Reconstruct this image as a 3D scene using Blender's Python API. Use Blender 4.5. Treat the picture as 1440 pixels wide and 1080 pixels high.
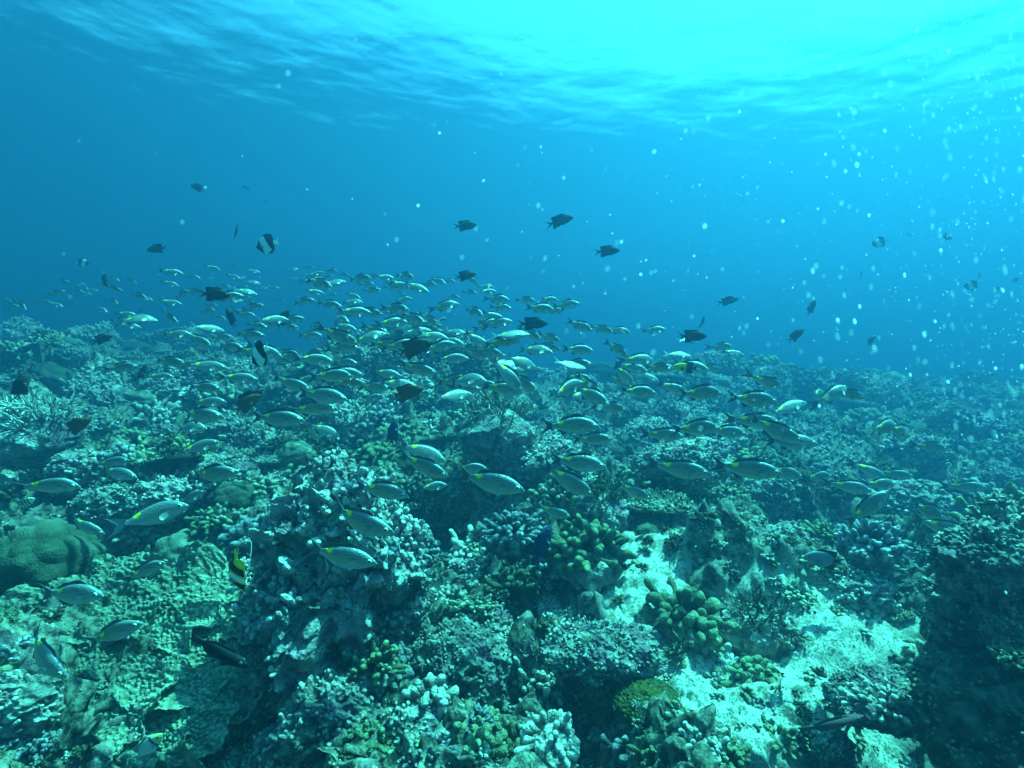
import bpy, math, random
import numpy as np
from mathutils import Matrix, Vector

# ------------------------------------------------------------------ camera, world, sun, exposure
scene = bpy.context.scene
for o in list(bpy.data.objects):
    bpy.data.objects.remove(o)
C = scene.collection
R = math.radians
CAMZ = 1.30
PITCH = math.atan(70 / 720)
cam_d = bpy.data.cameras.new('camera')
cam = bpy.data.objects.new('camera', cam_d)
C.objects.link(cam)
cam_d.sensor_width = 36
cam_d.lens = 18.0
cam_d.clip_start = 0.02
cam_d.clip_end = 1000
cam.location = (0, 0, CAMZ)
cam.rotation_euler = (math.pi / 2 - PITCH, 0, 0)
scene.camera = cam

SUN_EL, SUN_AZ = R(62), R(52)          # azimuth measured from +Y (view direction) towards +X (right)
world = bpy.data.worlds.new('World')
scene.world = world
world.use_nodes = True
wn = world.node_tree
wn.nodes.clear()
w_out = wn.nodes.new('ShaderNodeOutputWorld')
w_bg = wn.nodes.new('ShaderNodeBackground')
w_sky = wn.nodes.new('ShaderNodeTexSky')
w_sky.sky_type = 'NISHITA'
w_sky.sun_disc = False
w_sky.sun_elevation = SUN_EL
w_sky.sun_rotation = SUN_AZ
w_bg.inputs['Strength'].default_value = 0.08
wn.links.new(w_sky.outputs[0], w_bg.inputs[0])
wn.links.new(w_bg.outputs[0], w_out.inputs[0])

sun_d = bpy.data.lights.new('sun', 'SUN')
sun_d.energy = 5.0
sun_d.angle = R(0.5)
sun_d.color = (1.0, 0.97, 0.9)
sun = bpy.data.objects.new('sun', sun_d)
C.objects.link(sun)
sd = Vector((math.sin(SUN_AZ) * math.cos(SUN_EL), math.cos(SUN_AZ) * math.cos(SUN_EL), math.sin(SUN_EL)))
sun.rotation_euler = sd.to_track_quat('Z', 'Y').to_euler()

scene.view_settings.view_transform = 'Standard'
scene.view_settings.look = 'None'
scene.view_settings.exposure = 2.95
scene.view_settings.gamma = 1.0
cy = scene.cycles
cy.use_denoising = True
cy.max_bounces = 5
cy.diffuse_bounces = 2
cy.glossy_bounces = 2
cy.transmission_bounces = 2
cy.volume_bounces = 2
cy.transparent_max_bounces = 8
cy.caustics_reflective = False
cy.caustics_refractive = False
cy.sample_clamp_indirect = 4.0

HAZE_DENSITY = 0.138
HAZE_COLOR = (0.075, 0.25, 0.425)
WATER_TINT = (0.095, 0.88, 0.78)
SURF_Z = 6.2

rng = np.random.default_rng(11)
random.seed(11)

# ------------------------------------------------------------------ pixel helpers (photo is 1440 x 1080)
FWD = np.array((0, math.cos(PITCH), -math.sin(PITCH)))
UPV = np.array((0, math.sin(PITCH), math.cos(PITCH)))
RGT = np.array((1.0, 0, 0))
CAM = np.array((0, 0, CAMZ))

def ray(px, py):
    px = np.asarray(px, float); py = np.asarray(py, float)
    return FWD + ((px - 720) / 720)[..., None] * RGT + ((540 - py) / 720)[..., None] * UPV

def at(px, py, depth):
    return CAM + ray(px, py) * depth

def project(p):
    v = np.asarray(p, float) - CAM
    z = v @ FWD
    return 720 + 720 * (v @ RGT) / z, 540 - 720 * (v @ UPV) / z, z

# ------------------------------------------------------------------ noise
def _h(ix, iy, iz, s):
    n = (ix.astype(np.int64) * 374761393 + iy.astype(np.int64) * 668265263 + iz.astype(np.int64) * 2147483647 + s * 974711) & 0xffffffff
    n = ((n ^ (n >> 13)) * 1274126177) & 0xffffffff
    n = ((n ^ (n >> 16)) * 2246822519) & 0xffffffff
    n = n ^ (n >> 15)
    return (n & 0xffffff) / float(0x1000000)

def vnoise(p, s=0):
    i = np.floor(p).astype(np.int64)
    f = p - i
    f = f * f * f * (f * (f * 6 - 15) + 10)
    x, y, z = i[:, 0], i[:, 1], i[:, 2]
    fx, fy, fz = f[:, 0], f[:, 1], f[:, 2]
    def c(a, b, d): return _h(x + a, y + b, z + d, s)
    x00 = c(0,0,0) * (1-fx) + c(1,0,0) * fx
    x10 = c(0,1,0) * (1-fx) + c(1,1,0) * fx
    x01 = c(0,0,1) * (1-fx) + c(1,0,1) * fx
    x11 = c(0,1,1) * (1-fx) + c(1,1,1) * fx
    return ((x00 * (1-fy) + x10 * fy) * (1-fz) + (x01 * (1-fy) + x11 * fy) * fz) * 2 - 1

def fbm(p, o=4, s=0, g=0.5, lac=2.03):
    a, t, r = 1.0, 0.0, 0.0
    for k in range(o):
        r = r + a * vnoise(p, s + k * 7)
        t += a
        a *= g
        p = p * lac + 3.7
    return r / t

def worley(p, s=0, flat=False):
    i = np.floor(p).astype(np.int64)
    best = np.full(len(p), 9.0)
    for dx in (-1, 0, 1):
        for dy in (-1, 0, 1):
            for dz in ((0,) if flat else (-1, 0, 1)):
                cx, cyy, cz = i[:, 0] + dx, i[:, 1] + dy, i[:, 2] + dz
                d = (cx + _h(cx, cyy, cz, s) - p[:, 0]) ** 2 + (cyy + _h(cx, cyy, cz, s + 1) - p[:, 1]) ** 2
                if not flat:
                    d = d + (cz + _h(cx, cyy, cz, s + 2) - p[:, 2]) ** 2
                best = np.minimum(best, d)
    return np.sqrt(best)

def P3(x, y, z=None):
    return np.stack([x, y, np.zeros_like(x) if z is None else z], -1)

def sstep(a, b, x):
    t = np.clip((x - a) / (b - a), 0, 1)
    return t * t * (3 - 2 * t)

# ------------------------------------------------------------------ mesh helpers
def new_mesh(name, V, faces, mat, col=None, smooth=True):
    """faces: list of int arrays (n,3) or (n,4); col: (nverts,3)"""
    me = bpy.data.meshes.new(name)
    V = np.ascontiguousarray(V, np.float32)
    me.vertices.add(len(V))
    me.vertices.foreach_set('co', V.ravel())
    fl = [np.asarray(f, np.int32) for f in faces if len(f)]
    loops = np.concatenate([f.ravel() for f in fl])
    sizes = np.concatenate([np.full(len(f), f.shape[1], np.int32) for f in fl])
    starts = np.concatenate([[0], np.cumsum(sizes)[:-1]]).astype(np.int32)
    me.loops.add(len(loops))
    me.loops.foreach_set('vertex_index', loops)
    me.polygons.add(len(sizes))
    me.polygons.foreach_set('loop_start', starts)
    me.polygons.foreach_set('use_smooth', np.full(len(sizes), smooth))
    me.update(calc_edges=True)
    if col is not None:
        a = me.color_attributes.new('Col', 'FLOAT_COLOR', 'POINT')
        c4 = np.ones((len(V), 4), np.float32)
        c4[:, :3] = col
        a.data.foreach_set('color', c4.ravel())
    me.materials.append(mat)
    return me

def link(name, me, parent=None, loc=None, rot=None, scl=None):
    o = bpy.data.objects.new(name, me)
    C.objects.link(o)
    if parent: o.parent = parent
    if loc is not None: o.location = [float(v) for v in loc]
    if rot is not None: o.rotation_euler = rot
    if scl is not None: o.scale = scl if hasattr(scl, '__len__') else (scl,) * 3
    return o

def tag(o, label=None, cat=None, group=None, kind=None):
    if label: o['label'] = label
    if cat: o['category'] = cat
    if group: o['group'] = group
    if kind: o['kind'] = kind
    return o

class MB:
    """collects vertex/face/colour blocks into one mesh"""
    def __init__(s): s.v, s.q, s.t, s.c, s.n = [], [], [], [], 0
    def add(s, V, Q=None, T=None, col=None):
        s.v.append(V)
        if Q is not None and len(Q): s.q.append(np.asarray(Q) + s.n)
        if T is not None and len(T): s.t.append(np.asarray(T) + s.n)
        s.c.append(np.broadcast_to(np.asarray((1, 1, 1) if col is None else col, float), (len(V), 3)))
        s.n += len(V)
    def arrays(s):
        V = np.concatenate(s.v); c = np.concatenate(s.c)
        F = []
        if s.q: F.append(np.concatenate(s.q))
        if s.t: F.append(np.concatenate(s.t))
        return V, F, c
    def mesh(s, name, mat, smooth=True):
        V, F, c = s.arrays()
        return new_mesh(name, V, F, mat, c, smooth)

def grid_faces(nu, nv, wrap_v=False):
    a = np.arange(nu - 1)[:, None]
    m = nv if wrap_v else nv - 1
    b = np.arange(m)[None, :]
    b2 = (b + 1) % nv
    q = np.stack([a * nv + b, a * nv + b2, (a + 1) * nv + b2, (a + 1) * nv + b], -1)
    return q.reshape(-1, 4)

_cs = {}
def cubesphere(n):
    if n in _cs: return _cs[n]
    t = np.tan(np.linspace(-1, 1, n + 1) * math.pi / 4)
    u, v = np.meshgrid(t, t, indexing='ij')
    one = np.ones_like(u)
    V, Q, k = [], [], 0
    g = grid_faces(n + 1, n + 1)
    for f, (a, b, c) in enumerate([(one, u, v), (-one, v, u), (v, one, u), (u, -one, v), (u, v, one), (v, u, -one)]):
        P = np.stack([a, b, c], -1).reshape(-1, 3)
        V.append(P); Q.append(g + k); k += len(P)
    V = np.concatenate(V); Q = np.concatenate(Q)
    V /= np.linalg.norm(V, axis=1)[:, None]
    _, idx, inv = np.unique(np.round(V, 5), axis=0, return_index=True, return_inverse=True)
    inv = inv.ravel()
    _cs[n] = (V[idx], inv[Q])
    return _cs[n]

def frames(D):
    D = D / np.maximum(np.linalg.norm(D, axis=1)[:, None], 1e-9)
    ref = np.where(np.abs(D[:, 2:3]) > 0.9, np.array([[1.0, 0, 0]]), np.array([[0, 0, 1.0]]))
    U = np.cross(D, ref); U /= np.linalg.norm(U, axis=1)[:, None]
    W = np.cross(D, U)
    return D, U, W

def capsules(mb, B, E, r0, r1, sides=7, ts=(0, .3, .6, .82, .94, 1.0), prof=(1, .95, 1.0, 1.0, .72, 0.05), c0=0.0, c1=1.0, flat=None, lump=0.0, seed=0):
    """tapered, round-ended fingers from B to E; colour.r = 0 at the base .. 1 at the tip"""
    n = len(B)
    D, U, W = frames(E - B)
    L = np.linalg.norm(E - B, axis=1)
    ts = np.array(ts); prof = np.array(prof)
    k = len(ts)
    ang = np.arange(sides) * 2 * math.pi / sides
    rr = (r0[:, None] * (1 - ts) + r1[:, None] * ts) * prof          # n,k
    ctr = B[:, None, :] + (E - B)[:, None, :] * ts[None, :, None]
    fu = np.ones(n) if flat is None else flat
    off = (U[:, None, None, :] * (np.cos(ang)[None, None, :, None] * fu[:, None, None, None]) + W[:, None, None, :] * np.sin(ang)[None, None, :, None])
    V = ctr[:, :, None, :] + off * rr[:, :, None, None]
    V = V.reshape(-1, 3)
    if lump:
        s = float(np.mean(r1))
        V = V + np.stack([vnoise(V / (s * 1.6) + 5 * q, seed + q) for q in range(3)], -1) * s * lump
    q = grid_faces(k, sides, True)
    Q = (q[None] + (np.arange(n) * k * sides)[:, None, None]).reshape(-1, 4)
    cc = np.zeros((n, k, sides, 3))
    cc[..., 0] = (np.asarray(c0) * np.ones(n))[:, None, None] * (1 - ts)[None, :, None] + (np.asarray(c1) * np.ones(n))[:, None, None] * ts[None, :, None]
    cc[..., 1] = rng.random(n)[:, None, None]
    mb.add(V, Q, None, cc.reshape(-1, 3))

# ------------------------------------------------------------------ materials
def nodes(name):
    m = bpy.data.materials.new(name)
    m.use_nodes = True
    nt = m.node_tree
    nt.nodes.clear()
    return m, nt, nt.nodes.new, nt.links.new

def math_n(nt, op, a, b=None):
    n = nt.nodes.new('ShaderNodeMath'); n.operation = op
    for i, v in enumerate((a, b)):
        if v is None: continue
        if isinstance(v, (int, float)): n.inputs[i].default_value = v
        else: nt.links.new(v, n.inputs[i])
    return n.outputs[0]

def mixc(nt, fac, a, b, mode='MIX'):
    n = nt.nodes.new('ShaderNodeMix'); n.data_type = 'RGBA'; n.blend_type = mode
    for i, v in ((0, fac), (6, a), (7, b)):
        if isinstance(v, (int, float)): n.inputs[i].default_value = v
        elif isinstance(v, tuple): n.inputs[i].default_value = (*v, 1)
        else: nt.links.new(v, n.inputs[i])
    return n.outputs[2]

def noise_n(nt, scale, detail=4, rough=0.6, vec=None):
    n = nt.nodes.new('ShaderNodeTexNoise')
    n.inputs['Scale'].default_value = scale; n.inputs['Detail'].default_value = detail; n.inputs['Roughness'].default_value = rough
    if vec is not None: nt.links.new(vec, n.inputs['Vector'])
    return n.outputs['Fac']

def ramp(nt, fac, lo, hi):
    n = nt.nodes.new('ShaderNodeMapRange'); n.interpolation_type = 'SMOOTHSTEP'
    nt.links.new(fac, n.inputs[0]); n.inputs[1].default_value = lo; n.inputs[2].default_value = hi
    return n.outputs[0]

def coral_mat(name, base, tip, patch=(0.12, 0.11, 0.10), patch_amt=0.4, p=2.0, rough=0.85, bump=0.5, fine=150.0, var=0.45, world_noise=True):
    m, nt, N, Lk = nodes(name)
    out = N('ShaderNodeOutputMaterial'); b = N('ShaderNodeBsdfPrincipled')
    at_ = N('ShaderNodeAttribute'); at_.attribute_name = 'Col'
    sep = N('ShaderNodeSeparateColor'); Lk(at_.outputs['Color'], sep.inputs[0])
    geo = N('ShaderNodeNewGeometry')
    oi = N('ShaderNodeObjectInfo')
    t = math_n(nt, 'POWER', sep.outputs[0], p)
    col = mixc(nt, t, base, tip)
    n1 = noise_n(nt, 7.0, 5, 0.7, geo.outputs['Position'])
    col = mixc(nt, math_n(nt, 'MULTIPLY', ramp(nt, n1, 0.50, 0.62), patch_amt), col, patch)
    n2 = noise_n(nt, 38.0, 4, 0.7, geo.outputs['Position'])
    v = math_n(nt, 'ADD', math_n(nt, 'MULTIPLY', ramp(nt, n2, 0.3, 0.7), 0.5), 0.65)
    r = math_n(nt, 'ADD', math_n(nt, 'MULTIPLY', oi.outputs['Random'], var), 1 - var / 2)
    g = math_n(nt, 'ADD', math_n(nt, 'MULTIPLY', sep.outputs[1], 0.3), 0.85)
    n3 = noise_n(nt, 1.25, 3, 0.6, geo.outputs['Position'])
    big = math_n(nt, 'ADD', math_n(nt, 'MULTIPLY', ramp(nt, n3, 0.38, 0.62), 0.55), 0.62)
    v = math_n(nt, 'MULTIPLY', math_n(nt, 'MULTIPLY', math_n(nt, 'MULTIPLY', v, r), g), big)
    cmb = N('ShaderNodeCombineColor')
    for i in range(3): Lk(v, cmb.inputs[i])
    col = mixc(nt, 1.0, col, cmb.outputs[0], 'MULTIPLY')
    Lk(col, b.inputs['Base Color'])
    b.inputs['Roughness'].default_value = rough
    b.inputs['Specular IOR Level'].default_value = 0.2
    vo = N('ShaderNodeTexVoronoi'); vo.inputs['Scale'].default_value = fine
    Lk(geo.outputs['Position'], vo.inputs['Vector'])
    hsum = math_n(nt, 'ADD', vo.outputs['Distance'], math_n(nt, 'MULTIPLY', noise_n(nt, fine * 0.35, 4, 0.7, geo.outputs['Position']), 1.6))
    bp = N('ShaderNodeBump'); bp.inputs['Strength'].default_value = bump; bp.inputs['Distance'].default_value = 0.012
    Lk(hsum, bp.inputs['Height']); Lk(bp.outputs[0], b.inputs['Normal'])
    Lk(b.outputs[0], out.inputs[0])
    return m

M = {}
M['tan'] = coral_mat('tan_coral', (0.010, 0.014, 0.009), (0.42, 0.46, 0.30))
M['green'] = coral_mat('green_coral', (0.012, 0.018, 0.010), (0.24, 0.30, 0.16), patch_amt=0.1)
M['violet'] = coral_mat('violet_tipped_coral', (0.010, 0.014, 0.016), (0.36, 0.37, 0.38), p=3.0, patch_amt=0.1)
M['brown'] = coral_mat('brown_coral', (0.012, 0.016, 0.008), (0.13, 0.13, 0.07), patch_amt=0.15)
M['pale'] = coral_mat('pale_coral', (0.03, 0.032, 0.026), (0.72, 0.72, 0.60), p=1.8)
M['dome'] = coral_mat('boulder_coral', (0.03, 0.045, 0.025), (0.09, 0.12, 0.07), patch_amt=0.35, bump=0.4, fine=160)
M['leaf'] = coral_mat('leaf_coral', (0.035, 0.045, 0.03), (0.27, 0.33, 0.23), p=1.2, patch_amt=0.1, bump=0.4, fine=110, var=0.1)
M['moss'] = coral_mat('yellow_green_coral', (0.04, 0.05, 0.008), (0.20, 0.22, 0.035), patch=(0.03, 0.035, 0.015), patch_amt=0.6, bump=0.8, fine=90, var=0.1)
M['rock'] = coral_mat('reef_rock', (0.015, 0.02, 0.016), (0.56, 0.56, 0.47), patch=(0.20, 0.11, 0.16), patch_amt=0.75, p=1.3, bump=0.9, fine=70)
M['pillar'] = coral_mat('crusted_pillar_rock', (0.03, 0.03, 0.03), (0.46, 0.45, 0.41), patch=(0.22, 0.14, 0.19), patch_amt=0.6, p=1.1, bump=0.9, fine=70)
M['dark_rock'] = coral_mat('painted_shade_reef_rock', (0.010, 0.014, 0.010), (0.26, 0.28, 0.20), patch=(0.05, 0.05, 0.03), patch_amt=0.7, p=1.5, bump=0.9, fine=70)  # darker copy of the reef rock, shade put into its colour
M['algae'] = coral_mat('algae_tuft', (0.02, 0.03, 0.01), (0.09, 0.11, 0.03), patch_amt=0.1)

# seabed: pale sand and rubble, algae film, crusts
def ground_mat():
    m, nt, N, Lk = nodes('seabed')
    out = N('ShaderNodeOutputMaterial'); b = N('ShaderNodeBsdfPrincipled')
    at_ = N('ShaderNodeAttribute'); at_.attribute_name = 'Col'
    sep = N('ShaderNodeSeparateColor'); Lk(at_.outputs['Color'], sep.inputs[0])
    geo = N('ShaderNodeNewGeometry'); pos = geo.outputs['Position']
    n1 = noise_n(nt, 5.0, 6, 0.7, pos)
    n2 = noise_n(nt, 24.0, 6, 0.75, pos)
    n3 = noise_n(nt, 90.0, 4, 0.75, pos)
    c = mixc(nt, ramp(nt, n2, 0.40, 0.60), (0.02, 0.025, 0.016), (0.34, 0.35, 0.26))
    c = mixc(nt, math_n(nt, 'MULTIPLY', ramp(nt, n1, 0.52, 0.62), 0.6), c, (0.10, 0.07, 0.09))
    c = mixc(nt, math_n(nt, 'MULTIPLY', ramp(nt, noise_n(nt, 3.1, 5, 0.7, pos), 0.52, 0.66), 0.55), c, (0.04, 0.055, 0.02))
    sandc = mixc(nt, ramp(nt, n3, 0.38, 0.52), (0.14, 0.15, 0.10), (0.54, 0.56, 0.47))
    sandc = mixc(nt, math_n(nt, 'MULTIPLY', ramp(nt, n2, 0.52, 0.60), 0.75), sandc, (0.10, 0.12, 0.06))
    n4 = noise_n(nt, 1.25, 3, 0.6, pos)
    dk = N('ShaderNodeCombineColor')
    for i in range(3): Lk(math_n(nt, 'ADD', math_n(nt, 'MULTIPLY', ramp(nt, n4, 0.38, 0.62), 0.55), 0.5), dk.inputs[i])
    c = mixc(nt, 1.0, c, dk.outputs[0], 'MULTIPLY')
    c = mixc(nt, sep.outputs[0], c, sandc)
    Lk(c, b.inputs['Base Color']); b.inputs['Roughness'].default_value = 0.9
    b.inputs['Specular IOR Level'].default_value = 0.15
    h = math_n(nt, 'ADD', n2, math_n(nt, 'MULTIPLY', n3, 0.6))
    bp = N('ShaderNodeBump'); bp.inputs['Strength'].default_value = 0.8; bp.inputs['Distance'].default_value = 0.02
    Lk(h, bp.inputs['Height']); Lk(bp.outputs[0], b.inputs['Normal']); Lk(b.outputs[0], out.inputs[0])
    return m
M['ground'] = ground_mat()

def fish_mat(name, metallic=0.25, rough=0.35, scale=True, spec=0.5):
    m, nt, N, Lk = nodes(name)
    out = N('ShaderNodeOutputMaterial'); b = N('ShaderNodeBsdfPrincipled')
    at_ = N('ShaderNodeAttribute'); at_.attribute_name = 'Col'
    Lk(at_.outputs['Color'], b.inputs['Base Color'])
    b.inputs['Roughness'].default_value = rough; b.inputs['Metallic'].default_value = metallic; b.inputs['Specular IOR Level'].default_value = spec
    if scale:
        tc = N('ShaderNodeTexCoord')
        vo = N('ShaderNodeTexVoronoi'); vo.inputs['Scale'].default_value = 55
        Lk(tc.outputs['Object'], vo.inputs['Vector'])
        bp = N('ShaderNodeBump'); bp.inputs['Strength'].default_value = 0.25; bp.inputs['Distance'].default_value = 0.01
        Lk(vo.outputs['Distance'], bp.inputs['Height']); Lk(bp.outputs[0], b.inputs['Normal'])
    Lk(b.outputs[0], out.inputs[0])
    return m
M['fish'] = fish_mat('fish_skin')
M['dark_fish'] = fish_mat('dark_fish_skin', 0.0, 0.7, True, 0.12)
M['eye'] = fish_mat('fish_eye', 0.0, 0.15, False)

def fin_mat():
    m, nt, N, Lk = nodes('fin_membrane')
    out = N('ShaderNodeOutputMaterial'); b = N('ShaderNodeBsdfPrincipled'); t = N('ShaderNodeBsdfTranslucent'); mx = N('ShaderNodeMixShader')
    at_ = N('ShaderNodeAttribute'); at_.attribute_name = 'Col'
    Lk(at_.outputs['Color'], b.inputs['Base Color']); Lk(at_.outputs['Color'], t.inputs['Color'])
    b.inputs['Roughness'].default_value = 0.45
    mx.inputs[0].default_value = 0.35
    Lk(b.outputs[0], mx.inputs[1]); Lk(t.outputs[0], mx.inputs[2]); Lk(mx.outputs[0], out.inputs[0])
    return m
M['fin'] = fin_mat()

# ------------------------------------------------------------------ the reef floor
MOUNDS = [  # x, y, height, rx, ry
    (-6.6, 6.6, .30, 1.0, .9), (-5.3, 6.0, .50, .6, .7), (-4.0, 6.4, .42, .5, .6), (-2.9, 6.4, .22, .6, .7), (-1.9, 6.0, .62, .6, .7), (-1.0, 6.0, .80, .6, .7),
    (-0.35, 6.2, .55, .4, .6), (.9, 8.6, -.35, .7, 1.5), (2.3, 8.0, .30, .6, .7), (3.2, 8.0, .32, .7, .7), (4.6, 7.8, .26, .7, .6), (5.8, 8.2, .12, .8, .8),
    (-2.7, 3.5, .30, .5, .4), (0.1, 3.9, .25, .5, .4), (1.8, 4.4, .25, .6, .4), (-1.5, 4.6, .25, .5, .5), (3.6, 5.2, .25, .8, .6),
    (-1.75, 1.75, .28, .45, .45), (-0.72, 2.0, .18, .45, .4), (1.55, 1.65, .22, .35, .35), (-0.15, 2.1, .06, .3, .3), (0.95, 2.55, .20, .7, .35),
]
HOLES = [   # px, py, distance, depth, radius
    (835, 985, 1.75, .38, .13), (815, 915, 2.0, .30, .16), (1150, 710, 3.3, .42, .30), (640, 660, 3.5, .45, .30), (690, 900, 2.1, .25, .14), (1325, 905, 1.8, .40, .28),
    (590, 850, 2.2, .35, .12), (380, 915, 1.85, .15, .10), (150, 715, 3.0, .35, .22), (735, 800, 2.4, .25, .14), (240, 690, 3.2, .35, .2), (1060, 900, 2.2, .12, .2),
    (860, 1070, 1.6, .2, .12), (1290, 1060, 1.6, .3, .2), (1350, 640, 4.2, .3, .4), (560, 620, 3.6, .35, .2),
]
SANDS = [   # px, py, distance, radius x, radius y
    (880, 830, 2.55, .30, .42), (945, 745, 3.1, .18, .2), (1150, 880, 2.2, .55, .26), (1010, 975, 1.87, .36, .24), (1170, 960, 1.9, .30, .24), (1060, 920, 2.1, .3, .25), (1110, 770, 2.9, .15, .12),
    (970, 640, 3.7, .22, .2), (640, 930, 2.1, .2, .12),
]
def xy(px, py, d):
    p = at(px, py, d); return p[0], p[1]

def macro(x, y):
    h = 0.080 * np.clip(y - 2.2, 0, 7.5)
    h = h + 0.07 * np.clip(-x - 0.5, 0, 8) * sstep(2.0, 5.0, y)
    h = h - 0.055 * np.clip(x - 2.2, 0, 12)
    h = h - 0.20 * np.clip(y - 10.0, 0, 30) - 0.05 * np.clip(-x - 9, 0, 30)
    for mx, my, mh, rx, ry in MOUNDS:
        h = h + mh * np.exp(-(((x - mx) / rx) ** 2 + ((y - my) / ry) ** 2))
    for px, py, d, dep, r in HOLES:
        hx, hy = xy(px, py, d)
        h = h - dep * np.exp(-(((x - hx) ** 2 + (y - hy) ** 2) / r ** 2) ** 1.5)
    return h

def sandmask(x, y):
    s = np.zeros_like(x)
    wob = fbm(P3(x * 3.5, y * 3.5), 3, 91) * 0.5
    for px, py, d, rx, ry in SANDS:
        sx, sy = xy(px, py, d)
        s = np.maximum(s, 1 - sstep(0.75, 1.15, np.sqrt(((x - sx) / rx) ** 2 + ((y - sy) / ry) ** 2) + wob))
    return s

def ground(x, y, fine=True):
    s = sandmask(x, y)
    far = 1 + 0.06 * np.clip(y - 3, 0, 8)
    h = macro(x, y)
    calm = 1 - 0.7 * s
    h = h + 0.20 * far * calm * fbm(P3(x * 0.9, y * 0.9), 3, 3)
    rid = 1 - np.abs(fbm(P3(x * 2.2, y * 2.2), 3, 17)) * 2.2
    h = h + 0.19 * far * calm * (rid - 0.6)
    h = h + 0.10 * calm * fbm(P3(x * 5, y * 5), 3, 23)
    if fine:
        w1 = worley(P3(x * 8 + fbm(P3(x * 4, y * 4), 2, 5), y * 8), 31, True)
        w2 = worley(P3(x * 21, y * 21), 37, True)
        h = h + calm * (0.085 * (0.55 - w1) + 0.036 * (0.5 - w2)) + 0.022 * fbm(P3(x * 32, y * 32), 3, 41)
    return h, s

def build_seabed():
    r = np.concatenate([[0.02, .15, .3], 0.42 * np.exp(np.arange(0, 1) * .1)])
    rr = [0.5]
    while rr[-1] < 120:
        q = rr[-1]
        rr.append(q * (1.0058 if q < 5 else 1.009 if q < 12 else 1.04))
    r = np.concatenate([r, rr])
    a1 = np.linspace(-56, 56, 900)
    a2 = np.linspace(56, 304, 110)[1:-1]
    a = np.radians(np.concatenate([a1, a2]))
    rg, ag = np.meshgrid(r, a, indexing='ij')
    x = (rg * np.sin(ag)).ravel(); y = (rg * np.cos(ag)).ravel()
    h, s = ground(x, y)
    V = np.stack([x, y, h], -1)
    fade = np.clip(1 - s * 0.7, 0, 1) * np.clip(np.hypot(x, y) / 1.0, 0, 1)
    for k in range(2):
        V[:, k] += fade * (0.05 * fbm(np.stack([x * 6, y * 6, h * 6], -1), 2, 51 + k) + 0.03 * vnoise(np.stack([x * 19, y * 19, h * 19], -1), 61 + k))
    col = np.zeros((len(V), 3)); col[:, 0] = s
    F = grid_faces(len(r), len(a), True)
    return tag(link('seabed', new_mesh('seabed', V, [F], M['ground'], col)), kind='structure')
build_seabed()

def hit(px, py):
    """where the sight line through a photo pixel meets the reef floor (vectorised); returns points and distance"""
    px = np.atleast_1d(np.asarray(px, float)); py = np.atleast_1d(np.asarray(py, float))
    D = ray(px, py)
    t = np.full(len(px), np.nan)
    prev = None
    for d in np.concatenate([np.arange(1.0, 4, .06), np.arange(4, 12, .15)]):
        P = CAM + D * d
        g, _ = ground(P[:, 0], P[:, 1], False)
        m = np.isnan(t) & (P[:, 2] < g)
        t[m] = d
    P = CAM + D * np.nan_to_num(t, nan=1.0)[:, None]
    return P, t

# ------------------------------------------------------------------ water surface overhead and the water itself
def build_surface():
    m, nt, N, Lk = nodes('water_surface')
    out = N('ShaderNodeOutputMaterial')
    tr = N('ShaderNodeBsdfTransparent'); tr.inputs[0].default_value = (*WATER_TINT, 1)
    gl = N('ShaderNodeBsdfGlossy'); gl.inputs['Roughness'].default_value = 0.25; gl.inputs['Color'].default_value = (0.7, 0.95, 1.0, 1)
    geo = N('ShaderNodeNewGeometry')
    mp = N('ShaderNodeMapping'); mp.inputs['Scale'].default_value = (0.9, 1.0, 1)
    Lk(geo.outputs['Position'], mp.inputs[0])
    n1 = noise_n(nt, 0.9, 2, 0.4, mp.outputs[0]); n2 = noise_n(nt, 3.0, 3, 0.55, mp.outputs[0])
    h = math_n(nt, 'ADD', n1, math_n(nt, 'MULTIPLY', n2, 0.10))
    bp = N('ShaderNodeBump'); bp.inputs['Strength'].default_value = 1.0; bp.inputs['Distance'].default_value = 0.075
    Lk(h, bp.inputs['Height'])
    vm = N('ShaderNodeVectorMath'); vm.operation = 'DOT_PRODUCT'
    Lk(geo.outputs['Incoming'], vm.inputs[0]); Lk(bp.outputs[0], vm.inputs[1])
    c = math_n(nt, 'ABSOLUTE', vm.outputs['Value'])
    mx = N('ShaderNodeMixShader')
    f = ramp(nt, c, 0.34, 0.50)          # total internal reflection beyond the critical angle
    Lk(f, mx.inputs[0]); Lk(gl.outputs[0], mx.inputs[1]); Lk(tr.outputs[0], mx.inputs[2]); Lk(mx.outputs[0], out.inputs[0])
    n = 160
    g = np.linspace(-1, 1, n); g = np.sign(g) * np.abs(g) ** 1.5 * 140
    x, y = np.meshgrid(g, g, indexing='ij'); x = x.ravel(); y = y.ravel()
    z = SURF_Z - 0.9 * np.sin(x / 9) + 0.10 * fbm(P3(x * .25, y * .25), 2, 71)
    me = new_mesh('water_surface', np.stack([x, y, z], -1), [grid_faces(n, n)[:, ::-1]], m)
    tag(link('water_surface', me), kind='structure')
build_surface()

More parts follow.
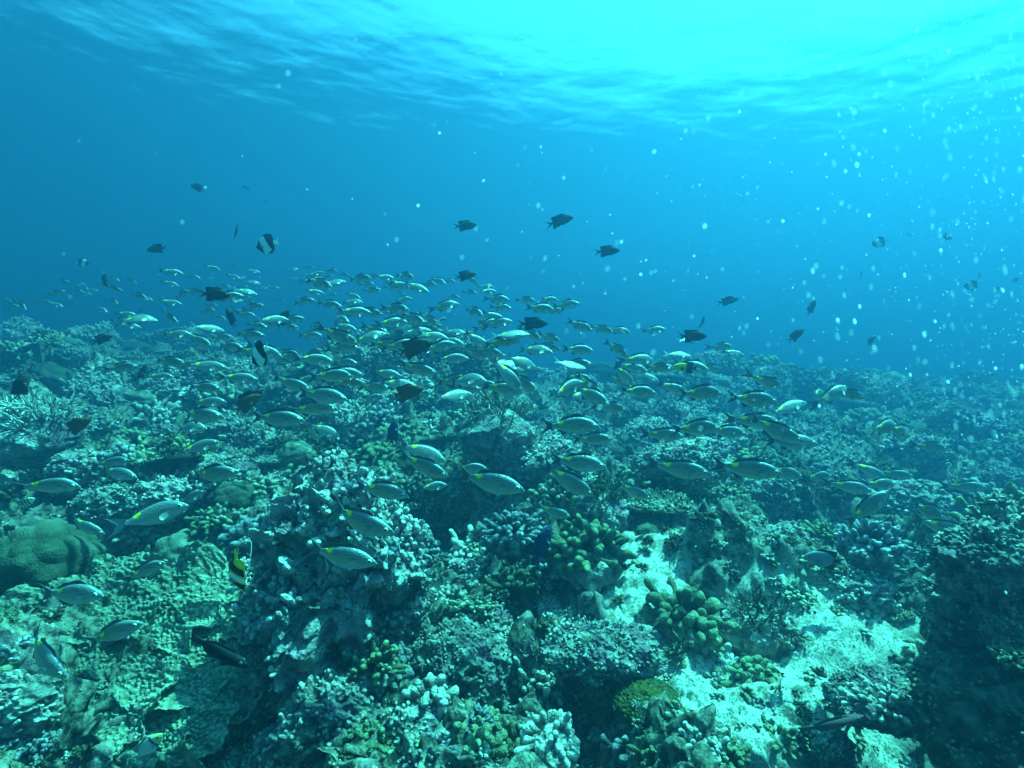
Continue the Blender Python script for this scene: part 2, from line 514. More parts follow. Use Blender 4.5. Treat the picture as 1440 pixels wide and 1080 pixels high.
def build_haze():
    m, nt, N, Lk = nodes('haze')
    out = N('ShaderNodeOutputMaterial'); v = N('ShaderNodeVolumePrincipled')
    v.inputs['Color'].default_value = (*HAZE_COLOR, 1)
    v.inputs['Density'].default_value = HAZE_DENSITY
    v.inputs['Anisotropy'].default_value = 0.76
    Lk(v.outputs[0], out.inputs['Volume'])
    x0, x1, y0, y1, z0, z1 = -125, 125, -125, 125, -30, SURF_Z - 1.1
    V = np.array([(x, y, z) for x in (x0, x1) for y in (y0, y1) for z in (z0, z1)], float)
    F = np.array([(0, 1, 3, 2), (4, 6, 7, 5), (0, 4, 5, 1), (2, 3, 7, 6), (0, 2, 6, 4), (1, 5, 7, 3)])
    tag(link('haze', new_mesh('haze', V, [F], m, smooth=False)), kind='stuff')
build_haze()

# ------------------------------------------------------------------ coral and rock builders (unit radius about 1, base at z=0)
def hemi_dirs(n, lo=0.02, jit=0.25, squash=1.0):
    i = np.arange(n) + 0.5
    z = lo + (1 - lo) * (1 - i / n)
    th = i * 2.399963 + rng.normal(0, jit, n)
    z = np.clip(z + rng.normal(0, 0.05, n), -0.05, 1)
    r = np.sqrt(np.maximum(0, 1 - z * z))
    return np.stack([r * np.cos(th), r * np.sin(th), z * squash], -1)

def core(mb, r, seed, n=10, z=0.0, sz=0.8, c=0.0):
    V, Q = cubesphere(n)
    V = V * np.array((r, r, r * sz)) * (1 + 0.15 * fbm(V * 2.5 + seed, 2, seed))[:, None]
    V = V + (0, 0, z)
    mb.add(V, Q, None, (c, .5, 0))

def finger_coral(seed, n=60, r=0.12, mat='tan', sides=8, inner=0.35, sq=0.75, knob=1.15, split=True):
    mb = MB()
    core(mb, 0.62, seed)
    D = hemi_dirs(n, 0.0, 0.3, sq)
    ln = 1 + 0.16 * rng.normal(size=n)
    ln *= 1 + 0.18 * vnoise(D * 2 + seed, seed)
    B = D * inner; E = D * ln[:, None] + rng.normal(0, 0.05, (n, 3))
    r0 = r * rng.uniform(.6, .85, n); r1 = r * rng.uniform(.85, 1.2, n) * knob
    ts = (0, .35, .6, .78, .9, .97, 1.0); pr = (1, .9, .95, 1.02, .85, .5, .03)
    fl = rng.uniform(.7, 1.3, n)
    capsules(mb, B, E, r0, r1, sides, ts, pr, 0, 1, fl, 0.35, seed)
    if split:
        k = n // 2
        idx = rng.choice(n, k, False)
        mid = B[idx] + (E - B)[idx] * 0.6
        E2 = mid + (D[idx] + rng.normal(0, .55, (k, 3))) * r * 3.0
        capsules(mb, mid, E2, r0[idx] * .8, r1[idx] * .85, sides, ts, pr, .5, 1, None, 0.35, seed + 3)
    return mb

def cauliflower(seed, n=150, r=0.07, **k):
    mb = MB()
    core(mb, 0.72, seed, 12)
    D = hemi_dirs(n, -.1, .4, .85)
    ln = 0.95 + 0.10 * rng.normal(size=n) + 0.22 * fbm(D * 2.5 + seed, 2, seed)
    E = D * ln[:, None]
    ts = (0, .6, .85, 1.0); pr = (.8, 1.0, .8, .05)
    capsules(mb, D * .55, E, r * rng.uniform(.7, 1, n), r * rng.uniform(.8, 1.4, n), 6, ts, pr, 0, 1, None, .4, seed)
    return mb

def bush(seed, n0=9, depth=3, r=0.06, spread=.6, sides=6):
    mb = MB()
    core(mb, 0.25, seed, 8)
    B, E, r0, r1, c0, c1 = [], [], [], [], [], []
    def go(p, d, l, rad, k):
        e = p + d * l
        B.append(p); E.append(e); r0.append(rad); r1.append(rad * .75)
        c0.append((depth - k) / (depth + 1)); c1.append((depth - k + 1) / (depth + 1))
        if k > 0:
            for _ in range(random.choice((2, 3, 3))):
                nd = d + rng.normal(0, spread, 3); nd[2] += .15
                nd /= np.linalg.norm(nd)
                go(p + d * l * random.uniform(.55, 1), nd, l * random.uniform(.6, .85), rad * .74, k - 1)
    for d in hemi_dirs(n0, .1, .5):
        go(d * .05, d / np.linalg.norm(d), .42 * random.uniform(.8, 1.2), r, depth)
    capsules(mb, np.array(B), np.array(E), np.array(r0), np.array(r1), sides, (0, .5, .85, 1.0), (1, 1, .8, .1), np.array(c0), np.array(c1), None, .3, seed)
    return mb

def table(seed, n=170):
    mb = MB()
    nr, na = 12, 48
    rr = np.linspace(0.02, 1, nr); aa = np.arange(na) * 2 * math.pi / na
    rg, ag = np.meshgrid(rr, aa, indexing='ij')
    edge = 1 + 0.16 * vnoise(P3(np.cos(ag.ravel()) * 2 + seed, np.sin(ag.ravel()) * 2), seed)
    x = (rg.ravel() * np.cos(ag.ravel()) * edge); y = rg.ravel() * np.sin(ag.ravel()) * edge
    z = 0.34 + 0.10 * rg.ravel() ** 2 + 0.05 * fbm(P3(x * 2, y * 2), 2, seed)
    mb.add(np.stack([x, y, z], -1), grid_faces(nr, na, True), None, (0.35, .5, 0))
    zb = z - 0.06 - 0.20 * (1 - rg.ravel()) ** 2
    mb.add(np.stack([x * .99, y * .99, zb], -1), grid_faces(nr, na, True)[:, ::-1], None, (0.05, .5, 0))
    k = np.arange(na); o = (nr - 1) * na
    Vr = np.concatenate([np.stack([x, y, z], -1)[o:], np.stack([x * .99, y * .99, zb], -1)[o:]])
    mb.add(Vr, np.stack([k, k + na, (k + 1) % na + na, (k + 1) % na], -1), None, (0.6, .5, 0))
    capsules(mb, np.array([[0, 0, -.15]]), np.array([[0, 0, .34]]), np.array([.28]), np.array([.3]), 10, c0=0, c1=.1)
    q = np.sqrt(rng.random(n)); a = rng.random(n) * 6.283
    bx, by = q * np.cos(a) * .97, q * np.sin(a) * .97
    B = np.stack([bx, by, 0.32 + 0.10 * q ** 2], -1)
    D = np.stack([bx * .5, by * .5, np.ones(n)], -1) + rng.normal(0, .25, (n, 3))
    capsules(mb, B, B + D * rng.uniform(.08, .16, n)[:, None], np.full(n, .042), rng.uniform(.03, .045, n), 6, (0, .6, .9, 1.0), (1, 1, .7, .05), .3, 1, None, .2, seed)
    return mb

def boulder(seed, n=34, lobes=.16, fine=.03):
    mb = MB()
    V, Q = cubesphere(n)
    w = worley(V * 1.7 + seed, seed)
    d = 1 + lobes * (0.9 - w) * 1.6 + .08 * fbm(V * 2 + seed, 3, seed) + fine * fbm(V * 9 + seed, 2, seed + 5)
    P = V * d[:, None] * np.array((1, .95, .75)); P[:, 2] += .15
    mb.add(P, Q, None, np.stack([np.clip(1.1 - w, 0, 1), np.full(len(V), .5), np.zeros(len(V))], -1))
    return mb

def rock(seed, n=60, scl=(1, 1, .8), knob=.14, amp=.35, dents=(), f=1.0, zoff=.1):
    mb = MB()
    V, Q = cubesphere(n)
    P = V * np.array(scl)
    lo = fbm(P * 1.4 * f + seed, 3, seed)
    w1 = worley(P * 3.6 * f + seed + .5 * fbm(P * 3 + seed, 2, seed)[:, None], seed + 1)
    w2 = worley(P * 9.5 * f + seed, seed + 5)
    w3 = worley(P * 21 * f + seed, seed + 9)
    d = 1 + amp * lo + knob * (.75 - w1) * 1.2 + knob * .42 * (.6 - w2) + knob * .18 * (.5 - w3) + .05 * fbm(P * 16 * f, 3, seed + 3)
    rid = 1 - np.abs(fbm(P * 3.1 * f + 9, 3, seed + 8)) * 3
    d = d + .10 * np.clip(rid, -1, 1)
    for dx, dy, dz, wdt, dep in dents:
        dv = np.array((dx, dy, dz), float); dv /= np.linalg.norm(dv)
        ang = np.arccos(np.clip(V @ dv, -1, 1))
        d = d - dep * (1 - sstep(wdt * .5, wdt * 1.3, ang + .25 * lo))
    P = P * d[:, None]
    for q in range(3):
        P[:, q] += .05 * fbm(P * 6 * f + 11 * q, 3, seed + 20 + q)
    P[:, 2] += zoff
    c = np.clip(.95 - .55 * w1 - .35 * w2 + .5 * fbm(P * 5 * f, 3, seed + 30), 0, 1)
    mb.add(P, Q, None, np.stack([c, np.full(len(V), .5), np.zeros(len(V))], -1))
    return mb

def crust(mb, seed, n, r, up=-.2, rmul=1.0, sides=6):
    """short stubby growths over the outside of what is already in mb"""
    V, F, c = mb.arrays()
    Qd = F[0]
    ctr = V[Qd].mean(1)
    nn = np.cross(V[Qd[:, 2]] - V[Qd[:, 0]], V[Qd[:, 3]] - V[Qd[:, 1]])
    nn /= np.maximum(np.linalg.norm(nn, axis=1)[:, None], 1e-9)
    cen = V.mean(0)
    s = np.sign(np.sum(nn * (ctr - cen), 1)); nn = nn * s[:, None]
    ok = np.where((nn[:, 2] > up) & (fbm(ctr * 2.5 + seed, 2, seed) > -.15))[0]
    i = rng.choice(ok, min(n, len(ok)), False)
    D = nn[i] + rng.normal(0, .35, (len(i), 3)); D[:, 2] += .25
    rr = r * rng.uniform(.6, 1.4, len(i))
    capsules(mb, ctr[i] - nn[i] * r * .5, ctr[i] + D * (rr * 2.0 * rmul)[:, None], rr * .8, rr, sides, (0, .55, .85, 1.0), (1, 1.05, .8, .05), .3, 1, None, .3, seed)
    return mb

# ------------------------------------------------------------------ registry for labels
REG = []        # (object, kind phrase, adjectives, category, group)
def reg(o, phrase, cat, group):
    REG.append((o, phrase, cat, group)); return o

def seat(px, py, depth=None, sink=0.05):
    """point on the floor seen at a photo pixel"""
    if depth is not None:
        p = at(px, py, depth)
        return np.array(p)
    P, t = hit(px, py)
    return P[0]

def colony(name, label, cat, mb, mat, px, py, rad, depth=None, rot=0, scl=(1, 1, 1), tilt=(0, 0), foot=True, group=None):
    """a large coral: Empty at its base > base rock, branch_cluster"""
    p = seat(px, py, depth)
    e = link(name, None, loc=p, rot=(tilt[0], tilt[1], rot), scl=[rad * s for s in scl])
    tag(e, label, cat, group)
    link('branch_cluster', mb.mesh('branch_cluster', M[mat]), e)
    if foot:
        b = rock(int(px) % 97, 24, (.8, .8, .5), zoff=-.12)
        link('base', b.mesh('base', M['rock']), e)
    return e

# ================================================================== landmark rocks and corals
# tall encrusted pillar of rock, left of centre
def pillar():
    px, py, d = 480, 815, 1.92
    p = at(px, py, d)
    e = link('rock_pillar', None, loc=(p[0], p[1], 0.0)); e.rotation_euler = (0, 0, .2)
    tag(e, 'tall knobbly rock pillar crusted pink and white, left of centre', 'rock')
    b = rock(5, 130, (.27, .24, .42), knob=.26, amp=.24, f=3.3, zoff=.0, dents=((.9, -.6, -.2, .35, .3), (-.9, -.6, -.5, .4, .35)))
    V, F, c = b.arrays()
    # vertical fluting
    flut = vnoise(np.stack([np.arctan2(V[:, 1], V[:, 0]) * 5, V[:, 2] * 2.5, V[:, 0] * 0], -1), 77)
    V[:, :2] *= (1 + .16 * flut)[:, None]
    V[:, :2] *= (1 + .55 * sstep(-.05, -.40, V[:, 2]))[:, None]
    V[:, 2] += .28
    b.v = [V]
    crust(b, 3, 1500, .011, -.9, 1.2)
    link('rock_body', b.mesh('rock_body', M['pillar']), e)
    s = finger_coral(21, 46, .12, split=False)
    link('coral_growth', s.mesh('coral_growth', M['pale']), e, loc=(.02, .05, .64), scl=.11)
    s = cauliflower(22, 120)
    link('coral_growth', s.mesh('coral_growth', M['pale']), e, loc=(-.16, -.02, .58), scl=.09)
    s = cauliflower(23, 120)
    link('coral_growth', s.mesh('coral_growth', M['violet']), e, loc=(.18, -.03, .52), scl=.09)
    return e
pillar()

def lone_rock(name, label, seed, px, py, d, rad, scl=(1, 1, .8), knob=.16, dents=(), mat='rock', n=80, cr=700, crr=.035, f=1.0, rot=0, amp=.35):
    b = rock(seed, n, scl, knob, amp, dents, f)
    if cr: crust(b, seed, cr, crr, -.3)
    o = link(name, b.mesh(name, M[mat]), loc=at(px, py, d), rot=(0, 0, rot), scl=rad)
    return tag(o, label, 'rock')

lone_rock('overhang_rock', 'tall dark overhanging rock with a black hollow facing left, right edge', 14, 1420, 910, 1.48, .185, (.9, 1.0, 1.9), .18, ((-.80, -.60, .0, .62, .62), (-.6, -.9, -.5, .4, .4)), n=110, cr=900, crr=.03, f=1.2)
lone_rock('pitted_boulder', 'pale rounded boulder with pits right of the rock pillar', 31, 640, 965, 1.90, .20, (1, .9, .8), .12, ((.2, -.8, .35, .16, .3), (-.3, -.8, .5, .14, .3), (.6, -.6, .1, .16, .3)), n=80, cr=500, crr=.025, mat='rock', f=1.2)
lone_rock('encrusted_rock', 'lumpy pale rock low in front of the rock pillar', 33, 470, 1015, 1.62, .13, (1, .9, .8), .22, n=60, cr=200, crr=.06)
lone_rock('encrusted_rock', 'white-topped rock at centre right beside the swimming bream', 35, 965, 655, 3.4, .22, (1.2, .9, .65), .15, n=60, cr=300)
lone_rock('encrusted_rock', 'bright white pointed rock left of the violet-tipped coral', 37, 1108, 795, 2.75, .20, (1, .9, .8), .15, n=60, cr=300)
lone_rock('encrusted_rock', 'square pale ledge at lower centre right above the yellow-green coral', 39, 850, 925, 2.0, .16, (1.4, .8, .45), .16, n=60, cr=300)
lone_rock('encrusted_rock', 'rounded rock coloured dark for shade on the lower right edge under the overhang', 41, 1400, 1040, 1.35, .17, (1, 1, .8), .2, n=60, cr=500, crr=.028, mat='dark_rock')
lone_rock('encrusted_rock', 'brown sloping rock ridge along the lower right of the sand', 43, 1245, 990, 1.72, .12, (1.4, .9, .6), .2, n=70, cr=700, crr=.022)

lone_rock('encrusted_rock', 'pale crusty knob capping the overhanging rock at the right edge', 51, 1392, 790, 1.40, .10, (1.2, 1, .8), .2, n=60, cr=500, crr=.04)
lone_rock('encrusted_rock', 'pale crusty bulge on the right flank of the overhanging rock', 53, 1432, 890, 1.36, .075, (.8, 1, 1.2), .2, n=60, cr=400, crr=.05)
# domed boulder coral, left edge
p = at(62, 800, 2.15)
dome = link('domed_coral', boulder(3, 60, .20, .01).mesh('domed_coral', M['dome']), loc=p, rot=(0, 0, .4), scl=(.165, .165, .185))
tag(dome, 'smooth olive domed boulder coral at the left edge', 'coral')

# leaf coral, lower left
def leaf_coral():
    p = at(190, 985, 1.72)
    e = link('leaf_coral', None, loc=p)
    tag(e, 'huge ruffled grey-green leaf coral filling the lower left', 'coral')
    plates = [  # dx, dy, dz, radius, tilt back, roll, seed
        (-.10, .06, .03, .46, -.52, .0, 13), (-.36, .30, .22, .28, -.48, .10, 1), (-.04, .26, .20, .27, -.50, -.08, 2), (-.22, .12, .11, .24, -.52, .10, 3), (.08, .10, .10, .23, -.55, -.12, 8),
        (.30, .08, .08, .22, -.55, -.16, 4), (-.46, .06, .08, .24, -.50, .16, 5), (.34, .24, .19, .16, -.45, -.18, 6), (.18, -.06, .0, .20, -.60, -.08, 7),
        (-.34, -.06, .01, .24, -.55, .10, 9), (-.08, -.08, .0, .23, -.58, .0, 10),
        (-.14, -.22, -.09, .34, -.50, .0, 14), (-.42, -.22, -.07, .27, -.45, .1, 15), (.10, -.20, -.08, .24, -.55, -.05, 16), (-.22, -.36, -.14, .24, -.45, .05, 17)]
    nr, na = 70, 260
    for dx, dy, dz, rad, tb, rl, sd_ in plates:
        rr = np.linspace(0.01, 1, nr); aa = np.arange(na) * 2 * math.pi / na
        rg, ag = [q.ravel() for q in np.meshgrid(rr, aa, indexing='ij')]
        cx, sx = np.cos(ag), np.sin(ag)
        edge = 1 + .22 * vnoise(P3(cx * 1.3 + sd_ * 5, sx * 1.3), sd_) + .13 * vnoise(P3(cx * 4 + sd_ * 5, sx * 4), sd_ + 9) + .03 * vnoise(P3(cx * 12 + sd_, sx * 12), sd_ + 19)
        x, y = rg * cx * edge, rg * sx * edge * .8
        z = -.10 * rg ** 2 + .18 * rg * vnoise(P3(cx * 2.2 + sd_, sx * 2.2), sd_ + 3) + .07 * rg ** 2.5 * np.sin(ag * 7 + 2.5 * np.sin(ag * 2 + sd_)) + .12 * rg ** 6 + .10 * fbm(P3(x * 2.2 + sd_ * 2, y * 2.2), 2, sd_ + 50)
        pts = P3(x * 15 + sd_ * 3, y * 15)
        w = worley(pts + .6 * np.stack([vnoise(pts * .4, 5), vnoise(pts * .4, 6), 0 * x], -1), sd_ + 30, True)
        w2 = worley(P3(x * 24 + sd_, y * 24), sd_ + 33, True)
        knob = sstep(.62, .12, w)
        z = z + .045 * knob + .022 * (.5 - w2) + .05 * fbm(P3(x * 4, y * 4 + sd_), 3, sd_)
        top = np.stack([x, y, z], -1)
        bot = np.stack([x * .985, y * .985, z - .045 - .12 * (1 - rg)], -1)
        mb = MB()
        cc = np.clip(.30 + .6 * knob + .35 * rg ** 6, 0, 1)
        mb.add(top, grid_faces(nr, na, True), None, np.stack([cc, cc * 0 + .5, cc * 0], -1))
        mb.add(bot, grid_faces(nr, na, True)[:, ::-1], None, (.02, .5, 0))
        k = np.arange(na); o = (nr - 1) * na
        mb.add(np.concatenate([top[o:], bot[o:]]), np.stack([k, k + na, (k + 1) % na + na, (k + 1) % na], -1), None, (1, .5, 0))
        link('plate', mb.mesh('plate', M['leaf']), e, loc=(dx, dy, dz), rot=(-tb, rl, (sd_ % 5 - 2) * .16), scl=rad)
    b = rock(63, 40, (.85, .6, .5), .15)
    link('base', b.mesh('base', M['rock']), e, loc=(0, .22, -.16), scl=.42)
leaf_coral()

# yellow-green round crust
mbm = MB()
V, Q = cubesphere(50)
w = worley(V * 8, 3)
Vm = V * (1 + .10 * (.5 - w) + .06 * fbm(V * 3, 3, 3) + .05 * fbm(V * 20, 2, 4))[:, None] * np.array((1, .85, .42))
mbm.add(Vm, Q, None, np.stack([np.clip(1 - w * 1.3, 0, 1), w * 0 + .5, w * 0], -1))
tag(link('crust_coral', mbm.mesh('crust_coral', M['moss']), loc=at(912, 990, 1.83), rot=(.15, 0, .3), scl=.125), 'round yellow-green crusting coral on pale sand, lower centre right', 'coral')

finger = 'finger_coral'
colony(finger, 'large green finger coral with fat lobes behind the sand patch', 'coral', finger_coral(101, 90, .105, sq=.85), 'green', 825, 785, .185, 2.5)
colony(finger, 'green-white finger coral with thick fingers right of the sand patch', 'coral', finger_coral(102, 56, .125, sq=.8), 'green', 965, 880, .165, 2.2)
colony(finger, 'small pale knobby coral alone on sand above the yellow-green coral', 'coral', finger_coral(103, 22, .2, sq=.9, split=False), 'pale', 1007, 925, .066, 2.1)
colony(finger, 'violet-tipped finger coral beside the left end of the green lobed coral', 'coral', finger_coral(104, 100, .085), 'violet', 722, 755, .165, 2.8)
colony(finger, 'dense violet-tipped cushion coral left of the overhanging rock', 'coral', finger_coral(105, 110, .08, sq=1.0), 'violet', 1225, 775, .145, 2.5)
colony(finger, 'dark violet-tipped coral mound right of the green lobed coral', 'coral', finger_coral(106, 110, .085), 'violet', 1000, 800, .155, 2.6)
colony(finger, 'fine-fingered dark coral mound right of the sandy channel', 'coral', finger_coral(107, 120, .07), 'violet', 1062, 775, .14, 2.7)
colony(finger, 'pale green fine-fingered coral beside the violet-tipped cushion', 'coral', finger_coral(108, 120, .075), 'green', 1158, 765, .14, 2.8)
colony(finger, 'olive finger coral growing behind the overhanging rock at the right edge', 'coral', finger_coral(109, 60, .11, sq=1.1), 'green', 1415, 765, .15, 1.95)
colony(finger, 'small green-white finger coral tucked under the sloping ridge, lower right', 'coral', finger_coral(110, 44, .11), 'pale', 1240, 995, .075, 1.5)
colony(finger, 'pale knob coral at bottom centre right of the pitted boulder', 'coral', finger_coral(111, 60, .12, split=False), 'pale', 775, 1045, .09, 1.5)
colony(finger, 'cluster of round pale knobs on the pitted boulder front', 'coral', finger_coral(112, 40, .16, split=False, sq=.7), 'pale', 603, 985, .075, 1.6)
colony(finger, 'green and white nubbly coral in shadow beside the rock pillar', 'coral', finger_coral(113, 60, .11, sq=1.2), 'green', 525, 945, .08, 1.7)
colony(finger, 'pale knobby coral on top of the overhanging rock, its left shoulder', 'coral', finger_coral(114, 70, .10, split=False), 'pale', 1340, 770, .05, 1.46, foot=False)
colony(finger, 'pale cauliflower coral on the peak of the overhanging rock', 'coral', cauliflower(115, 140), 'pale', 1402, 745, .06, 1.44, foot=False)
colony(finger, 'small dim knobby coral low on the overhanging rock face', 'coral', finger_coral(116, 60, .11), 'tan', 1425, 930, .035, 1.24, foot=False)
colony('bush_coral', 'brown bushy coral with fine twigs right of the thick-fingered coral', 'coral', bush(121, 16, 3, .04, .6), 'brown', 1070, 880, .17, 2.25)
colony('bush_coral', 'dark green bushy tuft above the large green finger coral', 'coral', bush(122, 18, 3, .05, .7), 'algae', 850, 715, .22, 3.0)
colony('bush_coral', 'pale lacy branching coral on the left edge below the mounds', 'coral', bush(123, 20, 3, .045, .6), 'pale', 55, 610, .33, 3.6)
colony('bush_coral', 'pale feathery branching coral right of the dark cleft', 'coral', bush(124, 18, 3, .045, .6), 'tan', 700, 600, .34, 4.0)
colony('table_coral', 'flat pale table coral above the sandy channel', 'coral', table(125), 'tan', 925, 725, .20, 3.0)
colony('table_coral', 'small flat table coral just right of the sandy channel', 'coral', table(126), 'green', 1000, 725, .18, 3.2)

# ================================================================== scattered colonies
BANK = {}
def bank(key, fn, mats, n):
    BANK[key] = [(fn(200 + 31 * i + len(key)).mesh(key, M[mats[i % len(mats)]]), mats[i % len(mats)]) for i in range(n)]
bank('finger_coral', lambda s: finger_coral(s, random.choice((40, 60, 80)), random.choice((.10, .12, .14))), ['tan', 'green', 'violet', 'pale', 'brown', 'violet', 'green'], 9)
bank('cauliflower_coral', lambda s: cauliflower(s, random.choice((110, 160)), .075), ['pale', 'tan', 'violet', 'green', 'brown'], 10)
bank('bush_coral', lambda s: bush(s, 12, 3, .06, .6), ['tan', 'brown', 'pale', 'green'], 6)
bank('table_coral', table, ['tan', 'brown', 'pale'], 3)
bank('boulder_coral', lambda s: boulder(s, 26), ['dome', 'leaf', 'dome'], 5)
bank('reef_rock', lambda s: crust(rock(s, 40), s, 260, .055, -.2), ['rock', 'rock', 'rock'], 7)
WORDS = {'tan': 'tan', 'green': 'green', 'violet': 'violet-tipped', 'pale': 'pale', 'brown': 'brown', 'dome': 'olive', 'leaf': 'grey-green', 'rock': 'crusted'}
KEEP = [(1390, 1000, 90), (825, 760, 70), (965, 850, 60), (1007, 910, 35), (722, 730, 60), (1225, 750, 55), (1000, 775, 50), (1062, 750, 45), (1158, 740, 45), (480, 800, 115), (1370, 840, 95),
        (640, 950, 60), (603, 980, 45), (912, 980, 62), (67, 770, 85), (170, 940, 165), (300, 960, 120), (1070, 850, 55), (850, 700, 50), (60, 590, 60), (830, 960, 45), (1330, 850, 70), (880, 835, 60), (1150, 880, 45), (1000, 985, 45),
        (1240, 980, 40), (775, 1030, 40), (470, 1000, 45)]
PLACED = []
HXY = [(*xy(a, b, c), r) for a, b, c, _, r in HOLES]
def scatter(key, count, size, ymin=455, ymax=1078, pw=1.7, sep=.62, keep=True):
    n = 0; tries = 0
    while n < count and tries < 30:
        tries += 1
        k = 260
        u = rng.random(k)
        py = ymin + (ymax - ymin) * u ** pw
        px = rng.uniform(-40, 1480, k)
        P, t = hit(px, py)
        _, s = ground(P[:, 0], P[:, 1], False)
        for j in range(k):
            if n >= count: break
            if np.isnan(t[j]) or (s[j] > .4 and rng.random() > .05): continue
            d = t[j]
            if any((P[j, 0] - hx) ** 2 + (P[j, 1] - hy) ** 2 < (hr * 1.05) ** 2 for hx, hy, hr in HXY): continue
            rad = size * rng.uniform(.6, 1.35) * (d / 2) ** .62
            rp = rad * 720 / d
            if keep and any((px[j] - a) ** 2 + (py[j] - b) ** 2 < (c * .85 + rp * .3) ** 2 for a, b, c in KEEP): continue
            if any((px[j] - a) ** 2 + (py[j] - b) ** 2 < ((c + rp) * sep) ** 2 for a, b, c in PLACED[-900:]): continue
            PLACED.append((px[j], py[j], rp))
            me, mt = BANK[key][rng.integers(len(BANK[key]))]
            fl = rng.uniform(.75, 1.15)
            o = link(key, me, loc=P[j] - (0, 0, rad * .12), rot=(rng.normal(0, .18), rng.normal(0, .18), rng.random() * 6.28), scl=(rad, rad * rng.uniform(.85, 1.1), rad * fl))
            sz = 'small' if rp < 16 else 'large' if rp > 34 else 'middling'
            reg(o, (sz + ' ' + WORDS[mt] + ' ' + key.replace('_', ' ')), 'rock' if key == 'reef_rock' else 'coral', key.replace('_', ' ') + ' colonies over the reef' if key != 'reef_rock' else 'crusted rocks over the reef')
            n += 1
    return n
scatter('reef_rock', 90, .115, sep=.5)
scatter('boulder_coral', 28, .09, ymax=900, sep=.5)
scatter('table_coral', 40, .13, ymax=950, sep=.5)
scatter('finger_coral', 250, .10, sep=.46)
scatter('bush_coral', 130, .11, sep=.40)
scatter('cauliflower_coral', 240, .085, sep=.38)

# fine ground cover of coral nubs and rubble: nobody could count it
def rubble():
    T = []
    for s in range(6):
        mb = MB()
        n = 14
        D = hemi_dirs(n, .0, .5, .8)
        capsules(mb, D * .2, D * rng.uniform(.7, 1.2, n)[:, None] + rng.normal(0, .1, (n, 3)), np.full(n, .2), rng.uniform(.13, .28, n), 5, (0, .6, .88, 1.0), (1, 1, .75, .05), 0, 1)
        T.append(mb.arrays())
    mbs = {k: MB() for k in ('tan', 'pale', 'brown')}
    k = 5500
    px = rng.uniform(-60, 1500, k); py = 470 + 640 * rng.random(k) ** 1.4
    P, t = hit(px, py)
    x, y = P[:, 0], P[:, 1]
    h, s = ground(x, y, False)
    for j in range(k):
        if np.isnan(t[j]) or (s[j] > .5 and rng.random() > .28): continue
        V, F, c = T[rng.integers(6)]
        r = .028 * rng.uniform(.6, 1.5) * (t[j] / 2) ** .7
        a = rng.random() * 6.283; ca, sa = math.cos(a), math.sin(a)
        Vr = np.stack([V[:, 0] * ca - V[:, 1] * sa, V[:, 0] * sa + V[:, 1] * ca, V[:, 2]], -1) * r
        key = ('tan', 'pale', 'brown', 'brown')[rng.integers(4)]
        cc = c.copy(); cc[:, 1] = rng.random()
        mbs[key].add(Vr + P[j] + (rng.normal(0, .01), 0, .012), F[0], None, cc)
    for key, word in (('tan', 'tan'), ('pale', 'pale'), ('brown', 'brown')):
        o = link('coral_rubble', mbs[key].mesh('coral_rubble', M[key]))
        tag(o, word + ' coral nubs and rubble covering the reef floor', 'rubble', kind='stuff')
rubble()

# ================================================================== fish (built facing +X, total length 1)
def fin_strip(mb, base, edge, col0, col1, rows=4, th=.006, th1=.0015, bend=None):
    base = np.asarray(base, float); edge = np.asarray(edge, float)
    n = len(base)
    t = np.linspace(0, 1, rows)[:, None, None]
    P = base[None] * (1 - t) + edge[None] * t
    tang = np.gradient(base, axis=0)
    nn = np.cross(tang, edge - base); nn /= np.maximum(np.linalg.norm(nn, axis=1)[:, None], 1e-9)
    h = (th * (1 - t) + th1 * t)
    A = (P + nn[None] * h).reshape(-1, 3); B = (P - nn[None] * h).reshape(-1, 3)
    cc = (np.asarray(col0)[None, None] * (1 - t) + np.asarray(col1)[None, None] * t) * np.ones((rows, n, 3))
    ray_ = 1 - .22 * (np.arange(n) % 2)[None, :, None]
    cc = (cc * ray_).reshape(-1, 3)
    g = grid_faces(rows, n)
    m = rows * n
    rim = list(range(n)) ; top = [(rows - 1) * n + i for i in range(n)]
    loop = rim + [i * n + n - 1 for i in range(1, rows)] + top[::-1][1:] + [i * n for i in range(rows - 2, 0, -1)]
    lp = np.array(loop); l2 = np.roll(lp, -1)
    side = np.stack([lp, l2, l2 + m, lp + m], -1)
    mb.add(np.concatenate([A, B]), np.concatenate([g, g[:, ::-1] + m, side]), None, np.concatenate([cc, cc]))

def interp(xs, ys, x):
    """smooth interpolation through the profile points"""
    xs = np.array(xs, float); ys = np.array(ys, float)
    d = np.gradient(ys, xs)
    i = np.clip(np.searchsorted(xs, x) - 1, 0, len(xs) - 2)
    h = xs[i + 1] - xs[i]; t = np.clip((x - xs[i]) / h, 0, 1)
    return ys[i] * (2 * t**3 - 3 * t**2 + 1) + d[i] * h * (t**3 - 2 * t**2 + t) + ys[i + 1] * (-2 * t**3 + 3 * t**2) + d[i + 1] * h * (t**3 - t**2)

